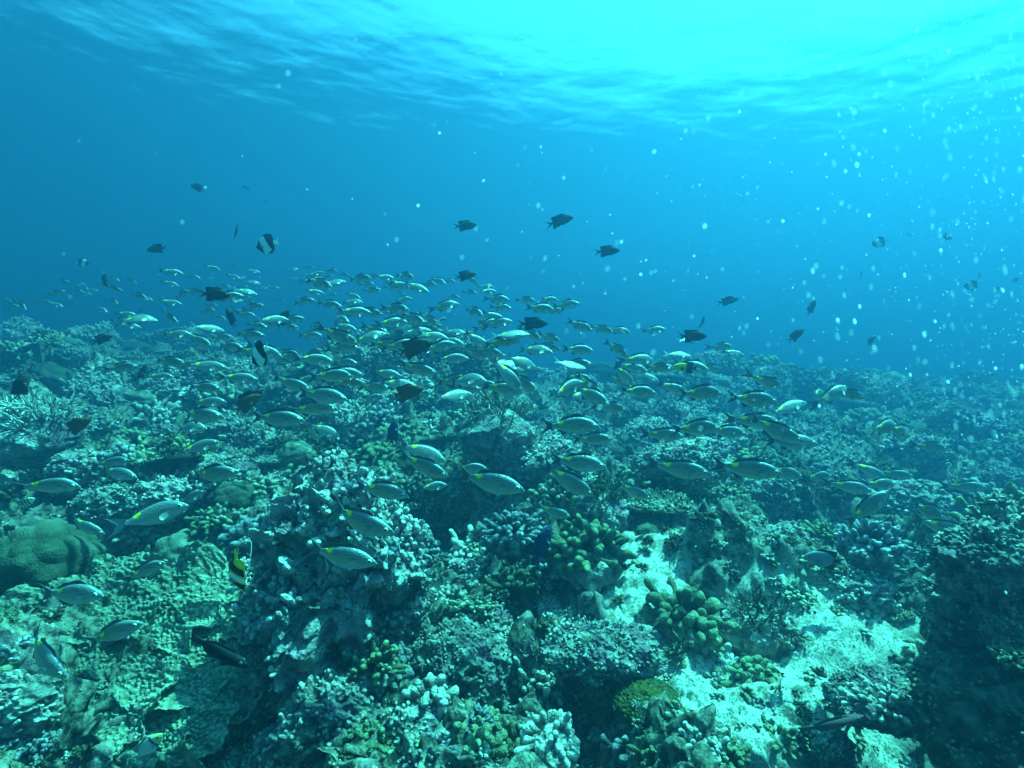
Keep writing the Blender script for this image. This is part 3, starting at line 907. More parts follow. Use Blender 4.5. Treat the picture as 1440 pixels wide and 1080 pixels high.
def build_fish(spec, hi=True, bend=0.0):
    """returns {part: MB}; spec: s, top, bot, wid profiles, colour function, fins"""
    nu, nv = (80, 44) if hi else (30, 18)
    S = spec['s']; s1 = S[-1]
    s = s1 * (0.5 - 0.5 * np.cos(np.linspace(0, math.pi, nu)))
    top = interp(S, spec['top'], s); bot = interp(S, spec['bot'], s); wid = np.maximum(interp(S, spec['wid'], s), .002)
    top[0] = top[0] + .004; bot[0] -= .004
    a = np.arange(nv) * 2 * math.pi / nv
    ca, sa = np.cos(a), np.sin(a)
    zc, zr = (top + bot) / 2, (top - bot) / 2
    yy = wid[:, None] * np.sign(ca) * np.abs(ca) ** .85
    zz = zc[:, None] + zr[:, None] * sa
    xx = np.repeat((0.5 - s)[:, None], nv, 1)
    sv = 1 - (0.5 - sa / 2) * np.ones((nu, 1))        # 0 belly .. 1 back
    cols = spec['col'](np.repeat(s[:, None], nv, 1).ravel(), sv.ravel(), zz.ravel())
    V = np.stack([xx, yy, zz], -1).reshape(-1, 3)
    parts = {}
    mb = MB(); mb.add(V, grid_faces(nu, nv, True)[:, ::-1], None, cols)
    for e, sgn in ((0, 1), (nu - 1, -1)):
        c = V[e * nv:(e + 1) * nv].mean(0)[None]
        Vc = np.concatenate([V[e * nv:(e + 1) * nv], c]); k = np.arange(nv)
        mb.add(Vc, None, np.stack([k, (k + 1) % nv, np.full(nv, nv)][::sgn], -1), cols[e * nv])
    parts['body'] = mb
    F = spec['fins']
    tf = F['tail']; n = 25
    mb = MB()
    t = np.linspace(-1, 1, n)
    zb = zc[-1] + t * zr[-1] * 1.05
    reach = tf['notch'] + (tf['tip'] - tf['notch']) * np.abs(t) ** tf.get('pow', 1.3)
    ze = t * tf['h']
    fin_strip(mb, np.stack([np.full(n, 0.5 - s1 + .015), 0 * t, zb], -1), np.stack([0.5 - reach, 0 * t, ze], -1), tf['c0'], tf['c1'], 7)
    parts['tail_fin'] = mb
    for nm, sg, pr in (('dorsal_fin', 1, 'top'), ('anal_fin', -1, 'bot')):
        f = F[nm]
        m = 23 if hi else 11
        q = np.linspace(0, 1, m)
        ss = f['a'] + (f['b'] - f['a']) * q
        zb = interp(S, spec[pr], ss) - sg * .012
        hh = interp(f['q'], f['h'], q)
        if f.get('spiny') and hi: hh = hh * np.where((q < .6) & (np.arange(m) % 2 == 1), .72, 1)
        base = np.stack([0.5 - ss, 0 * q, zb], -1)
        edge = base + np.stack([-f.get('sweep', .5) * hh, 0 * q, sg * (hh + .012)], -1)
        mb = MB(); fin_strip(mb, base, edge, f['c0'], f['c1'], 4)
        parts[nm] = mb
    pc = F['pectoral_fin']
    for sd_ in (1, -1):
        q = np.linspace(0, 1, 9)
        x0 = 0.5 - pc['s']; y0 = float(interp(S, spec['wid'], np.array([pc['s']]))[0]) * .93 * sd_
        base = np.stack([x0 + 0 * q, y0 + 0 * q, pc['z'] + (q - .5) * .035], -1)
        L = pc['l'] * (.55 + .45 * np.sin(q * 2.4 + .5))
        edge = base + np.stack([-L * .9, sd_ * L * .32, (q - .75) * pc['l'] * .55], -1)
        mb = MB(); fin_strip(mb, base, edge, pc['c0'], pc['c1'], 4, .003, .001)
        parts['pectoral_fin' + ('' if sd_ > 0 else '_')] = mb
        base = np.stack([0.5 - pc['s'] - .06 - .03 * q, sd_ * .018 + 0 * q, float(interp(S, spec['bot'], np.array([pc['s'] + .07]))[0]) + .012 + 0 * q], -1)
        edge = base + np.stack([-.03 - .06 * (1 - q), sd_ * .02 + 0 * q, -.055 * (1 - .5 * q)], -1)
        mb = MB(); fin_strip(mb, base, edge, pc['c0'], pc['c1'], 3, .003, .001)
        parts['pelvic_fin' + ('' if sd_ > 0 else '_')] = mb
        ey = spec['eye']
        Vs, Qs = cubesphere(8 if hi else 4)
        ys = float(interp(S, spec['wid'], np.array([ey['s']]))[0]) * .86
        P = Vs * ey['r'] * np.array((1, .55, 1))
        out_ = Vs[:, 1] * sd_
        cc = np.where(out_[:, None] > .80, np.array([[.004, .004, .006]]), np.where(out_[:, None] > .72, np.array([ey['ring']]), np.array([ey['c']])))
        mb = MB(); mb.add(P + np.array((0.5 - ey['s'], sd_ * ys, ey['z'])), Qs, None, cc)
        parts['eye' + ('' if sd_ > 0 else '_')] = mb
    for e in spec.get('extra', ()): parts[e[0]] = e[1]()
    if bend:
        for mb in parts.values():
            for i, v in enumerate(mb.v):
                v = v.copy(); u = np.clip(0.35 - v[:, 0], 0, 1)
                v[:, 1] += bend * u ** 2
                mb.v[i] = v
    return parts

def C3(*a): return np.array(a, float)

def bream_col(s, v, z):
    n = len(s)
    back, flank, belly = C3(.15, .18, .175), C3(.28, .31, .30), C3(.42, .46, .45)
    t = sstep(.30, .95, v)[:, None]
    c = belly * (1 - sstep(.12, .40, v)[:, None]) + flank * sstep(.12, .40, v)[:, None]
    c = c * (1 - t * .75) + back * t * .75
    body = (sstep(.20, .26, s) * (1 - sstep(.70, .78, s)))[:, None]
    st = np.clip(np.cos((v - .30 - .10 * np.sin((s - .2) * 4)) * 2 * math.pi / .115), 0, 1)[:, None] ** 1.5 * (sstep(.22, .3, v) * (1 - sstep(.84, .92, v)))[:, None]
    stripe = np.where((v > .52)[:, None], C3(.09, .095, .04), C3(.34, .31, .07))
    c = c * (1 - st * body * .85) + stripe * st * body * .85
    sil = np.clip(np.cos((v - .3575 - .10 * np.sin((s - .2) * 4)) * 2 * math.pi / .115), 0, 1)[:, None] ** 3 * body * .5
    c = c * (1 - sil) + C3(.34, .37, .37) * sil
    spot = 1 - sstep(.45, 1.15, np.sqrt(((s - .655) / .055) ** 2 + ((v - .90) / .30) ** 2))
    c = c * (1 - spot[:, None]) + C3(1.0, .92, .02) * spot[:, None]
    ch = (1 - sstep(.5, 1.1, np.sqrt(((s - .24) / .022) ** 2 + ((v - .30) / .07) ** 2)))[:, None] * .6
    c = c * (1 - ch) + C3(.9, .75, .08) * ch
    gill = np.exp(-((s - .215 - .02 * (v - .5) ** 2 * 4) / .006) ** 2)[:, None] * (v < .75)[:, None] * .35
    return c * (1 - gill)
SILV = C3(.09, .12, .14)
BREAM = dict(s=(0, .03, .08, .15, .24, .34, .46, .58, .69, .76, .80),
             top=(.0, .030, .068, .108, .142, .157, .150, .118, .070, .042, .036),
             bot=(0, -.024, -.048, -.076, -.105, -.124, -.128, -.108, -.064, -.040, -.036),
             wid=(.004, .018, .034, .047, .057, .060, .055, .042, .025, .013, .009), col=bream_col,
             eye=dict(s=.105, z=.028, r=.030, c=(.85, .85, .55), ring=(.8, .7, .2)),
             fins=dict(tail=dict(notch=.885, tip=1.0, h=.14, c0=SILV, c1=C3(.11, .14, .17), pow=1.4),
                       dorsal_fin=dict(a=.26, b=.68, q=(0, .12, .35, .6, .85, 1), h=(.005, .048, .052, .036, .040, .012), c0=SILV, c1=SILV * 1.1, spiny=True),
                       anal_fin=dict(a=.55, b=.69, q=(0, .2, .6, 1), h=(.005, .050, .035, .012), c0=SILV, c1=SILV * 1.2),
                       pectoral_fin=dict(s=.235, z=-.03, l=.14, c0=C3(.6, .6, .5), c1=C3(.5, .55, .55))))

def dark(cb, gill=(.16, .13, .10)):
    cb = C3(*cb)
    def f(s, v, z):
        c = cb * (1.25 - .4 * v)[:, None]
        g = (np.exp(-((s - .20) / .012) ** 2) + .6 * np.exp(-((s - .27) / .01) ** 2))[:, None] * (v > .2)[:, None] * .5
        return c * (1 - g) + C3(*gill) * g
    return f
def dark_spec(cb, depth=1.0, tipc=None, gill=(.16, .13, .10), fork=.13):
    c = C3(*cb); tc = c * 1.2 if tipc is None else C3(*tipc)
    return dict(s=(0, .03, .08, .15, .24, .34, .46, .58, .68, .74, .78),
                top=tuple(depth * q for q in (.0, .045, .095, .145, .185, .205, .200, .160, .095, .055, .044)),
                bot=tuple(depth * q for q in (0, -.035, -.075, -.120, -.160, -.185, -.188, -.155, -.092, -.054, -.044)),
                wid=(.004, .022, .042, .058, .068, .070, .062, .047, .028, .014, .010), col=dark(cb, gill),
                eye=dict(s=.115, z=.035 * depth, r=.030, c=(.12, .10, .08), ring=(.3, .25, .15)),
                fins=dict(tail=dict(notch=.835, tip=1.02, h=fork * 1.15, c0=c, c1=tc, pow=1.2),
                          dorsal_fin=dict(a=.24, b=.72, q=(0, .12, .4, .7, .88, 1), h=(.005, .05, .055, .075, .105, .02), c0=c, c1=c, spiny=True, sweep=.9),
                          anal_fin=dict(a=.48, b=.72, q=(0, .25, .7, 1), h=(.005, .06, .10, .02), c0=c, c1=c, sweep=.9),
                          pectoral_fin=dict(s=.25, z=-.03, l=.14, c0=c, c1=c * 1.4)))
DARK = dark_spec((.034, .026, .024), .84)
SOLD = dark_spec((.075, .06, .05), .86, gill=(.22, .2, .16), fork=.15)
BROWN = dark_spec((.16, .06, .03), .9, tipc=(.35, .13, .02), gill=(.35, .2, .06))
BLUE = dark_spec((.02, .05, .12), .8)

def bfly_col(s, v, z):
    blk, wh = C3(.02, .018, .015), C3(.85, .86, .84)
    k = s + .12 * (v - .5)
    w = sstep(.26, .29, k) * (1 - sstep(.53, .56, k + .10 * (v - .5)))
    tailw = sstep(.76, .78, s)
    w = np.maximum(w, tailw)[:, None]
    return blk * (1 - w) + wh * w
BFLY = dict(s=(0, .03, .08, .15, .24, .34, .46, .58, .70, .78, .82),
            top=(.0, .03, .09, .18, .27, .32, .33, .30, .20, .09, .05),
            bot=(0, -.025, -.07, -.15, -.24, -.30, -.31, -.27, -.17, -.08, -.05),
            wid=(.004, .018, .035, .048, .056, .058, .052, .040, .026, .014, .009), col=bfly_col,
            eye=dict(s=.13, z=.03, r=.026, c=(.1, .1, .1), ring=(.2, .2, .2)),
            fins=dict(tail=dict(notch=.95, tip=1.0, h=.12, c0=C3(.8, .8, .8), c1=C3(.85, .85, .85)),
                      dorsal_fin=dict(a=.28, b=.78, q=(0, .2, .6, .85, 1), h=(.005, .05, .07, .09, .02), c0=C3(.03, .03, .03), c1=C3(.03, .03, .03), sweep=.7),
                      anal_fin=dict(a=.45, b=.78, q=(0, .3, .7, 1), h=(.005, .06, .08, .02), c0=C3(.03, .03, .03), c1=C3(.03, .03, .03), sweep=.7),
                      pectoral_fin=dict(s=.27, z=-.04, l=.12, c0=C3(.5, .5, .5), c1=C3(.6, .6, .6))))

def banner_col(s, v, z):
    blk, wh, ye = C3(.015, .015, .015), C3(.85, .85, .8), C3(.75, .62, .03)
    k = s + .18 * (v - .5)
    c = np.repeat(ye[None], len(s), 0)
    for a, b, cc in ((0, .10, wh), (.16, .30, blk), (.34, .44, wh), (.50, .66, blk)):
        m = (sstep(a - .015, a, k) * (1 - sstep(b, b + .015, k)))[:, None]
        c = c * (1 - m) + cc * m
    return c
def filament():
    mb = MB(); n = 26
    t = np.linspace(0, 1, n)
    x = .16 - .95 * t; z = .30 + .42 * np.sin(t * 2.2) * (1 - .25 * t)
    P = np.stack([x, 0 * t, z], -1)
    capsules(mb, P[:-1], P[1:], .016 * (1 - .8 * t[:-1]), .016 * (1 - .8 * t[1:]), 6, (0, 1.0), (1, 1), 1, 1)
    mb.c = [np.tile([[.85, .88, .85]], (mb.n, 1))]
    return mb
BANNER = dict(BFLY, col=banner_col, extra=(('filament', filament),))
BANNER['fins'] = dict(BFLY['fins'], tail=dict(notch=.95, tip=1.0, h=.10, c0=C3(.75, .62, .03), c1=C3(.75, .62, .03)),
                      anal_fin=dict(BFLY['fins']['anal_fin'], c0=C3(.02, .02, .02), c1=C3(.02, .02, .02)), dorsal_fin=dict(BFLY['fins']['dorsal_fin'], c0=C3(.75, .62, .03), c1=C3(.75, .62, .03)))

def bars_col(s, v, z):
    c = C3(.45, .5, .25) * (v > .55)[:, None] + C3(.75, .78, .72) * (v <= .55)[:, None]
    b = (np.cos(s * 2 * math.pi / .12) > .25)[:, None] * (s > .15)[:, None] * .9
    return c * (1 - b) + C3(.03, .05, .06) * b
BARS = dict(dark_spec((.3, .35, .3), .85), col=bars_col)

def surgeon_col(s, v, z):
    c = C3(.26, .28, .30) * (1.1 - .2 * v)[:, None]
    d = sstep(.62, .74, s)[:, None]
    return c * (1 - d) + C3(.02, .02, .03) * d
SURG = dict(dark_spec((.05, .05, .06), 1.0, fork=.10), col=surgeon_col)
SURG['fins']['pectoral_fin'] = dict(SURG['fins']['pectoral_fin'], c0=C3(.26, .28, .30), c1=C3(.26, .28, .30))
def two_col(s, v, z):
    d = sstep(.45, .52, s)[:, None]
    return C3(.55, .52, .05) * (1 - d) + C3(.02, .02, .03) * d
TWO = dict(dark_spec((.05, .05, .05), .85), col=two_col)
def band_col(s, v, z):
    c = C3(.62, .66, .62) * (1 - .3 * v)[:, None]
    b = (np.exp(-((s - .26) / .035) ** 2))[:, None]
    c = c * (1 - b) + C3(.01, .01, .01) * b
    h = (s < .2)[:, None] * 1.0
    return c * (1 - h) + C3(.45, .55, .2) * h
BAND = dict(dark_spec((.3, .35, .35), .9), col=band_col)
def mk_slim(cb, dep=.55):
    sp = dark_spec(cb, dep, fork=.07, gill=cb)
    sp['fins']['tail']['notch'] = .97; sp['fins']['tail']['h'] = .05
    sp['fins']['dorsal_fin'] = dict(a=.22, b=.76, q=(0, .2, .6, 1), h=(.005, .03, .03, .01), c0=C3(*cb), c1=C3(*cb))
    sp['fins']['anal_fin'] = dict(a=.48, b=.76, q=(0, .2, .6, 1), h=(.005, .03, .03, .01), c0=C3(*cb), c1=C3(*cb))
    sp['top'] = tuple(q * dep * 1.0 for q in (.0, .05, .09, .13, .155, .165, .165, .155, .12, .085, .07))
    sp['bot'] = tuple(-q * dep * 1.0 for q in (.0, .04, .08, .12, .145, .16, .165, .155, .12, .085, .07))
    return sp
WRASSE = mk_slim((.012, .012, .016), .62)
SLIM = mk_slim((.11, .06, .065), .36)

PROTO = {}
def proto(name, spec, skin, length, bends=(0.0, .35, -.35, .7)):
    for hi in (True, False):
        for i, bd in enumerate(bends):
            ps = build_fish(spec, hi, bd)
            if hi:
                d = {}
                for k, mb in ps.items():
                    nm = k.rstrip('_')
                    mt = M[skin] if nm == 'body' else M['eye'] if nm == 'eye' else M['fin']
                    d[k] = (nm, mb.mesh(nm, mt))
                PROTO[name, 'hi', i] = d
            else:
                mb = MB()
                for m_ in ps.values():
                    V, F, c = m_.arrays()
                    mb.add(V, F[0] if F[0].shape[1] == 4 else None, F[-1] if F[-1].shape[1] == 3 else None, c)
                PROTO[name, 'lo', i] = mb.mesh(name, M[skin])
    PROTO[name] = (length, len(bends))
proto('striped_bream', BREAM, 'fish', .19)
proto('dark_damselfish', DARK, 'dark_fish', .15)
proto('soldierfish', SOLD, 'dark_fish', .16)
proto('brown_soldierfish', BROWN, 'dark_fish', .15)
proto('blue_fish', BLUE, 'dark_fish', .14, (0.0,))
proto('butterflyfish', BFLY, 'dark_fish', .14, (0.0,))
proto('bannerfish', BANNER, 'dark_fish', .14, (.3,))
proto('barred_damselfish', BARS, 'dark_fish', .10, (0.0,))
proto('surgeonfish', SURG, 'dark_fish', .15, (0.0,))
proto('two_tone_fish', TWO, 'dark_fish', .12, (0.0,))
proto('banded_fish', BAND, 'dark_fish', .14, (0.0,))
proto('wrasse', WRASSE, 'dark_fish', .19, (.08,))
proto('slender_fish', SLIM, 'dark_fish', .16, (.05,))

FISH_REG = []
def put_fish(kind, px, py, length, tilt=0, yaw=0, roll=0, label=None, cat='fish', group=None, parts=None, bend=None, size=1.0, face=1, name=None, dmax=None):
    """length: apparent length in photo pixels; tilt: head up (degrees); face 1 = heading right in the picture"""
    L, nb = PROTO[kind]
    L *= size
    d = L * 720 / length * max(.35, abs(math.cos(R(yaw))))
    if dmax: d = min(d, dmax)
    p = at(px, py, d)
    yw = R(yaw) if face > 0 else math.pi - R(yaw)
    rot = (Matrix.Rotation(yw, 4, 'Z') @ Matrix.Rotation(-R(tilt), 4, 'Y') @ Matrix.Rotation(R(roll), 4, 'X')).to_euler()
    i = random.randrange(nb) if bend is None else bend
    hi = length >= 44 if parts is None else parts
    nm = name or kind
    if hi:
        o = link(nm, None, loc=p, rot=rot, scl=L)
        for k, (pn, me) in PROTO[kind, 'hi', i].items():
            link(pn, me, o)
    else:
        o = link(nm, PROTO[kind, 'lo', i], loc=p, rot=rot, scl=L)
    o['category'] = cat
    if group: o['group'] = group
    if label: o['label'] = label
    else: FISH_REG.append((o, px, py, length))
    return o

BG = 'striped bream schooling over the reef'
NEAR = [  # px, py, length, tilt, yaw
    (290, 516, 56, -4, 8), (237, 510, 50, -3, 5), (172, 517, 46, 4, 0), (335, 532, 52, -6, 10), (287, 545, 48, -5, 0), (277, 586, 74, 0, 0), (262, 601, 60, -4, 5),
    (247, 470, 42, -4, 12), (278, 478, 40, -28, 10), (320, 487, 46, -8, 5), (350, 471, 42, -3, 8), (292, 566, 50, 0, 6), (225, 530, 40, 0, 0),
    (387, 590, 80, -3, 4), (450, 557, 78, -8, 6), (440, 574, 70, -4, 8), (408, 540, 56, -20, 10), (455, 605, 50, -30, 10), (433, 535, 50, -3, 0), (585, 521, 60, -8, -6),
    (525, 545, 50, -2, 0), (520, 562, 36, 22, 10), (462, 428, 38, -12, 10), (485, 460, 36, -18, 10), (435, 472, 34, 0, 12), (670, 478, 46, -35, 5), (635, 505, 50, 0, 0), (705, 547, 62, -12, 0),
    (680, 540, 50, -20, 5), (480, 490, 50, 0, 8), (812, 492, 46, -4, 0), (812, 531, 42, -8, 4), (815, 458, 42, -22, 6), (845, 463, 38, -14, 6), (870, 465, 36, -12, 5), (920, 464, 36, 0, 8),
    (802, 598, 82, -2, -4), (982, 552, 72, -4, 0), (1057, 562, 76, -6, 4), (895, 551, 60, -6, 0), (975, 601, 78, -4, 0), (1020, 607, 60, -8, 0), (932, 613, 62, -2, 4), (1062, 594, 70, 0, 0), (832, 618, 60, 0, 6),
    (70, 682, 78, -6, 0), (162, 666, 62, -12, 6), (158, 650, 50, 6, 4), (280, 629, 56, 14, 6), (297, 669, 82, 8, 0), (217, 725, 100, 16, 4), (266, 702, 46, 26, 18), (207, 801, 62, 22, 0), (100, 836, 100, 0, -4), (117, 742, 50, -30, 25),
    (592, 657, 82, -20, 4), (592, 636, 76, -22, 6), (535, 690, 82, -12, 0), (500, 738, 112, -10, 0), (477, 785, 108, -10, 4), (660, 659, 52, -4, 10), (687, 680, 104, -10, 0), (608, 684, 42, 2, 10),
    (812, 652, 82, -6, 0), (797, 678, 86, -28, 4), (955, 663, 86, -3, 0), (1050, 662, 92, -2, -4), (778, 722, 52, -14, 10), (890, 692, 56, -22, 4), (1112, 622, 76, -4, 0), (1102, 665, 62, -15, 0),
    (1147, 670, 52, -2, 4), (1197, 686, 60, -10, 0), (1225, 663, 52, -30, 0), (1240, 682, 52, -4, 14), (1222, 716, 74, 48, 0), (1262, 668, 46, -6, 0), (1300, 716, 62, -26, 0), (1326, 744, 72, -14, 0), (1362, 686, 52, 0, 0), (1308, 630, 50, -4, 0),
    (160, 891, 88, 20, 0), (50, 926, 104, -32, 0),
]
OWN = {  # hand-written labels for the ones that stand out
    (387, 590): 'bright silver bream with yellow back spot swimming left of the dark cleft', (217, 725): 'yellow-lit striped bream nose up above the leaf coral', (100, 836): 'large yellow-eyed striped bream over the top of the leaf coral',
    (160, 891): 'striped bream climbing nose up in front of the leaf coral', (50, 926): 'striped bream diving nose down at the lower left corner of the leaf coral', (477, 785): 'pale bream with bright yellow spot crossing the rock pillar, lower one',
    (500, 738): 'dusky striped bream crossing the rock pillar, upper one', (687, 680): 'dark long bream with silver back line over the dark cleft', (1222, 716): 'translucent bluish bream pointing steeply up over the violet-tipped cushion coral',
    (297, 669): 'brownish striped bream alone above the nose-up yellow bream', (70, 682): 'striped bream with yellow spot above the domed boulder coral', (592, 657): 'silver bream tilted nose down under a darker one, mid picture',
    (277, 586): 'golden striped bream with a second one close below it, left', (450, 557): 'silver bream with black eye leading a tight trio, left of centre', (585, 521): 'bream with shining white face just below the grey soldierfish',
}
for px, py, ln, tl, yw in NEAR:
    ds = None
    if (px, py) in ((100, 836), (50, 926), (160, 891), (207, 801), (117, 742), (217, 725)): ds = 1.45
    if (px, py) in ((477, 785), (500, 738)): ds = 1.35
    if (px, py) in ((778, 722), (1326, 744), (1300, 716), (1222, 716), (535, 690)): ds = 2.2
    sz = 1.0
    if ds and .19 * 720 / ln > ds: sz = ds * ln / (.19 * 720)
    put_fish('striped_bream', px, py, ln, tl, yw + rng.normal(0, 4), rng.normal(0, 8), OWN.get((px, py)), group=BG, size=sz)

# the rest of the school, drifting back towards the crest
def school(n):
    zone_top = ([-10, 100, 380, 560, 640, 790, 900, 1010, 1150, 1300], [415, 395, 368, 386, 384, 425, 455, 485, 540, 590])
    zone_bot = ([-10, 150, 300, 450, 600, 780, 900, 1100, 1300], [440, 455, 480, 530, 560, 560, 585, 620, 670])
    k = 0; pts = []
    while k < n:
        px = (rng.normal(530, 185) if rng.random() < .70 else rng.uniform(0, 1280) if rng.random() < .6 else rng.uniform(0, 480))
        if not 0 < px < 1290: continue
        a, b = np.interp(px, *zone_top), np.interp(px, *zone_bot)
        py = a + (b - a) * rng.random() ** 1.25
        if any((px - q[0]) ** 2 + ((py - q[1]) * 1.8) ** 2 < 11 ** 2 for q in pts): continue
        if any(abs(px - q[0]) < 26 and abs(py - q[1]) < 11 for q in NEAR): continue
        ln = 16 + 46 * np.clip((py - 385) / 220, 0, 1) + 6 * rng.normal()
        if 420 < px < 800: ln += 8
        ln = max(ln, 15)
        d = .19 * 720 / ln
        t = hit(px, py)[1][0]
        sz = 1.0
        if not np.isnan(t) and d > t - .15:
            if t - .15 < d * .7: continue
            sz = (t - .15) / d
        pts.append((px, py))
        put_fish('striped_bream', px, py, ln, rng.normal(-6, 13), float(np.clip(rng.normal(5, 20), -32, 32)), rng.normal(0, 18), group=BG, size=sz, parts=ln > 52)
        k += 1
school(205)

DG = 'dark damselfish hovering over the reef'
DARKS = [  # px, py, len, tilt, yaw, face, label
    (278, 264, 24, 18, 10, -1, 'hazy blue-grey damselfish high on the left in open water'),
    (346, 265, 12, 0, 40, 1, 'faint small damselfish right of the hazy one, upper left water'),
    (375, 283, 9, 0, 20, 1, 'tiny faint damselfish just above the black and white butterflyfish'),
    (332, 326, 22, 75, 60, 1, 'thin edge-on dark damselfish left of the large butterflyfish'),
    (221, 350, 30, -8, 0, -1, 'oval dark damselfish with tapering tail in open water, left'),
    (144, 393, 22, -65, 30, 1, 'upright dark damselfish below the small far left butterflyfish'),
    (301, 414, 46, -4, 0, 1, 'black forked-tail damselfish with pale gill marks above the left reef'),
    (325, 448, 30, 55, 25, -1, 'black damselfish nose up at lower right of the forked-tail one'),
    (398, 449, 32, 58, 10, 1, 'black damselfish climbing steeply, tail spread, left of centre'),
    (143, 477, 30, 18, 10, 1, 'round black damselfish in front of the left mounds'),
    (202, 526, 26, 80, 40, 1, 'upright black damselfish beside the first silver bream, left'),
    (654, 318, 34, 6, 0, 1, 'dark damselfish left of the highest central one in open water'),
    (787, 310, 40, 12, 0, 1, 'highest central dark damselfish with forked tail in open water'),
    (854, 353, 36, 2, 0, 1, 'dark damselfish lower right of the highest central one'),
    (798, 431, 26, 82, 40, 1, 'vertical dark damselfish seen end-on above the school, centre'),
    (973, 473, 42, 0, 0, 1, 'black damselfish level above the reef right of centre'),
    (1025, 423, 28, 12, 0, 1, 'small dark damselfish up and right of the level black one'),
    (989, 455, 20, 88, 50, 1, 'faint upright damselfish just behind the level black one'),
    (1141, 433, 26, 62, 10, 1, 'slim dark damselfish nose up in open water right of centre'),
    (1119, 472, 30, 38, 0, 1, 'dark damselfish nose up with spread tail below the slim one'),
    (1223, 480, 22, 40, 10, 1, 'dark damselfish above the right reef edge'),
    (1330, 333, 20, -20, 0, 1, 'faint hazy damselfish high on the right among the specks'),
    (1278, 330, 11, -50, 10, 1, 'tiny faint damselfish between the hazy one and the right butterflyfish'),
    (1211, 387, 12, 80, 40, 1, 'tiny upright damselfish among the specks, right of centre'),
    (1399, 406, 16, 10, 0, 1, 'small dark damselfish right of the faint far right butterflyfish'),
    (1428, 394, 16, 30, 10, 1, 'small dark damselfish at the far right edge of the water'),
    (1377, 388, 12, 80, 40, 1, 'faint upright damselfish touching the far right butterflyfish'),
    (350, 560, 44, 30, 10, 1, 'black damselfish shadowed behind the silver bream trio, left'),
    (858, 908, 40, -6, 0, -1, 'black damselfish hiding in the hollow above the yellow-green coral'),
    (198, 437, 12, 30, 0, 1, 'tiny dark damselfish over the gap between the left mounds'),
    (111, 460, 12, 20, 0, 1, 'tiny dark damselfish touching the top of the far left mound'),
    (750, 455, 42, 0, 10, 1, 'hazy dark damselfish inside the dense part of the school'),
    (654, 388, 32, 10, 10, 1, 'hazy dark damselfish over the top of the dense school'),
    (30, 545, 40, 80, 30, 1, 'dim upright damselfish in shadow at the far left edge'),
    (1130, 520, 14, 0, 0, 1, 'tiny dark damselfish skimming the right reef skyline'),
]
for px, py, ln, tl, yw, fc, lb in DARKS:
    t = hit(px, py)[1][0]
    d = .15 * 720 / ln * abs(math.cos(R(min(yw, 25))))
    sz = 1.0
    if not np.isnan(t) and d > t - .12: sz = (t - .12) / d
    put_fish('dark_damselfish', px, py, ln, tl, min(yw, 25), yw * 1.3 if yw > 29 else 0, lb, group=DG, face=fc, size=sz, parts=ln > 38)

BF = 'black and white butterflyfish in open water'
put_fish('butterflyfish', 376, 344, 37, -12, 12, 0, 'large black and white butterflyfish in open water, facing left', group=BF, face=-1, parts=True)
put_fish('butterflyfish', 366, 499, 42, -30, 35, 0, 'white-sided black butterflyfish low over the reef beside the bream school', group=BF, face=-1, parts=True)
put_fish('butterflyfish', 116, 370, 15, 0, 25, 0, 'small far left butterflyfish, half white half black', group=BF, face=1)
put_fish('butterflyfish', 1237, 341, 18, -15, 30, 0, 'small butterflyfish with one white band on the right among the specks', group=BF, face=-1)
put_fish('butterflyfish', 1367, 402, 16, 0, 35, 0, 'faint far right butterflyfish with one pale band', group=BF, face=-1)
put_fish('soldierfish', 580, 490, 62, 16, 0, 0, 'big grey-brown soldierfish with forked tail at centre of the school', parts=True)
put_fish('brown_soldierfish', 571, 553, 52, 14, 0, 0, 'orange-tailed brown soldierfish under the grey one', name='soldierfish', parts=True)
put_fish('brown_soldierfish', 106, 600, 44, 28, 15, 0, 'red-brown soldierfish nose up beside the pale lacy coral', name='soldierfish', parts=True)
put_fish('brown_soldierfish', 347, 568, 44, 34, 15, 0, 'dark brown soldierfish in shadow behind the lone bright bream', name='soldierfish', parts=True)
put_fish('blue_fish', 553, 609, 36, 78, 30, 0, 'dark blue fish hanging upright above the dark cleft', name='damselfish', parts=True)
put_fish('blue_fish', 762, 768, 62, 66, 20, 0, 'dusky blue-grey fish nose up left of the large green finger coral', name='damselfish', parts=True)
put_fish('bannerfish', 331, 806, 58, -74, 12, 44, 'yellow and black banner fish diving with a long white filament', parts=True, size=.75)
put_fish('barred_damselfish', 34, 709, 36, 28, 0, 0, 'small pale fish with dark bars above the domed coral', name='damselfish', parts=True, size=.8)
put_fish('surgeonfish', 1160, 787, 56, 4, 10, 0, 'grey oval surgeonfish with dark tail left of the violet-tipped cushion', parts=True, face=-1)
put_fish('two_tone_fish', 965, 517, 38, 4, 0, 0, 'yellow-fronted dark-tailed fish over the reef right of centre', name='damselfish', face=-1)
put_fish('banded_fish', 207, 1052, 56, 42, 10, 0, 'pale fish with black neck band under the leaf coral, bottom edge', name='wrasse', parts=True, size=.70)
put_fish('wrasse', 307, 917, 92, -27, 0, 0, 'long black wrasse slanting down in front of the leaf coral', parts=True, size=.8)
put_fish('slender_fish', 1170, 1018, 92, 16, 0, 0, 'blurred pinkish slender fish low under the sloping ridge, lower right', parts=True)

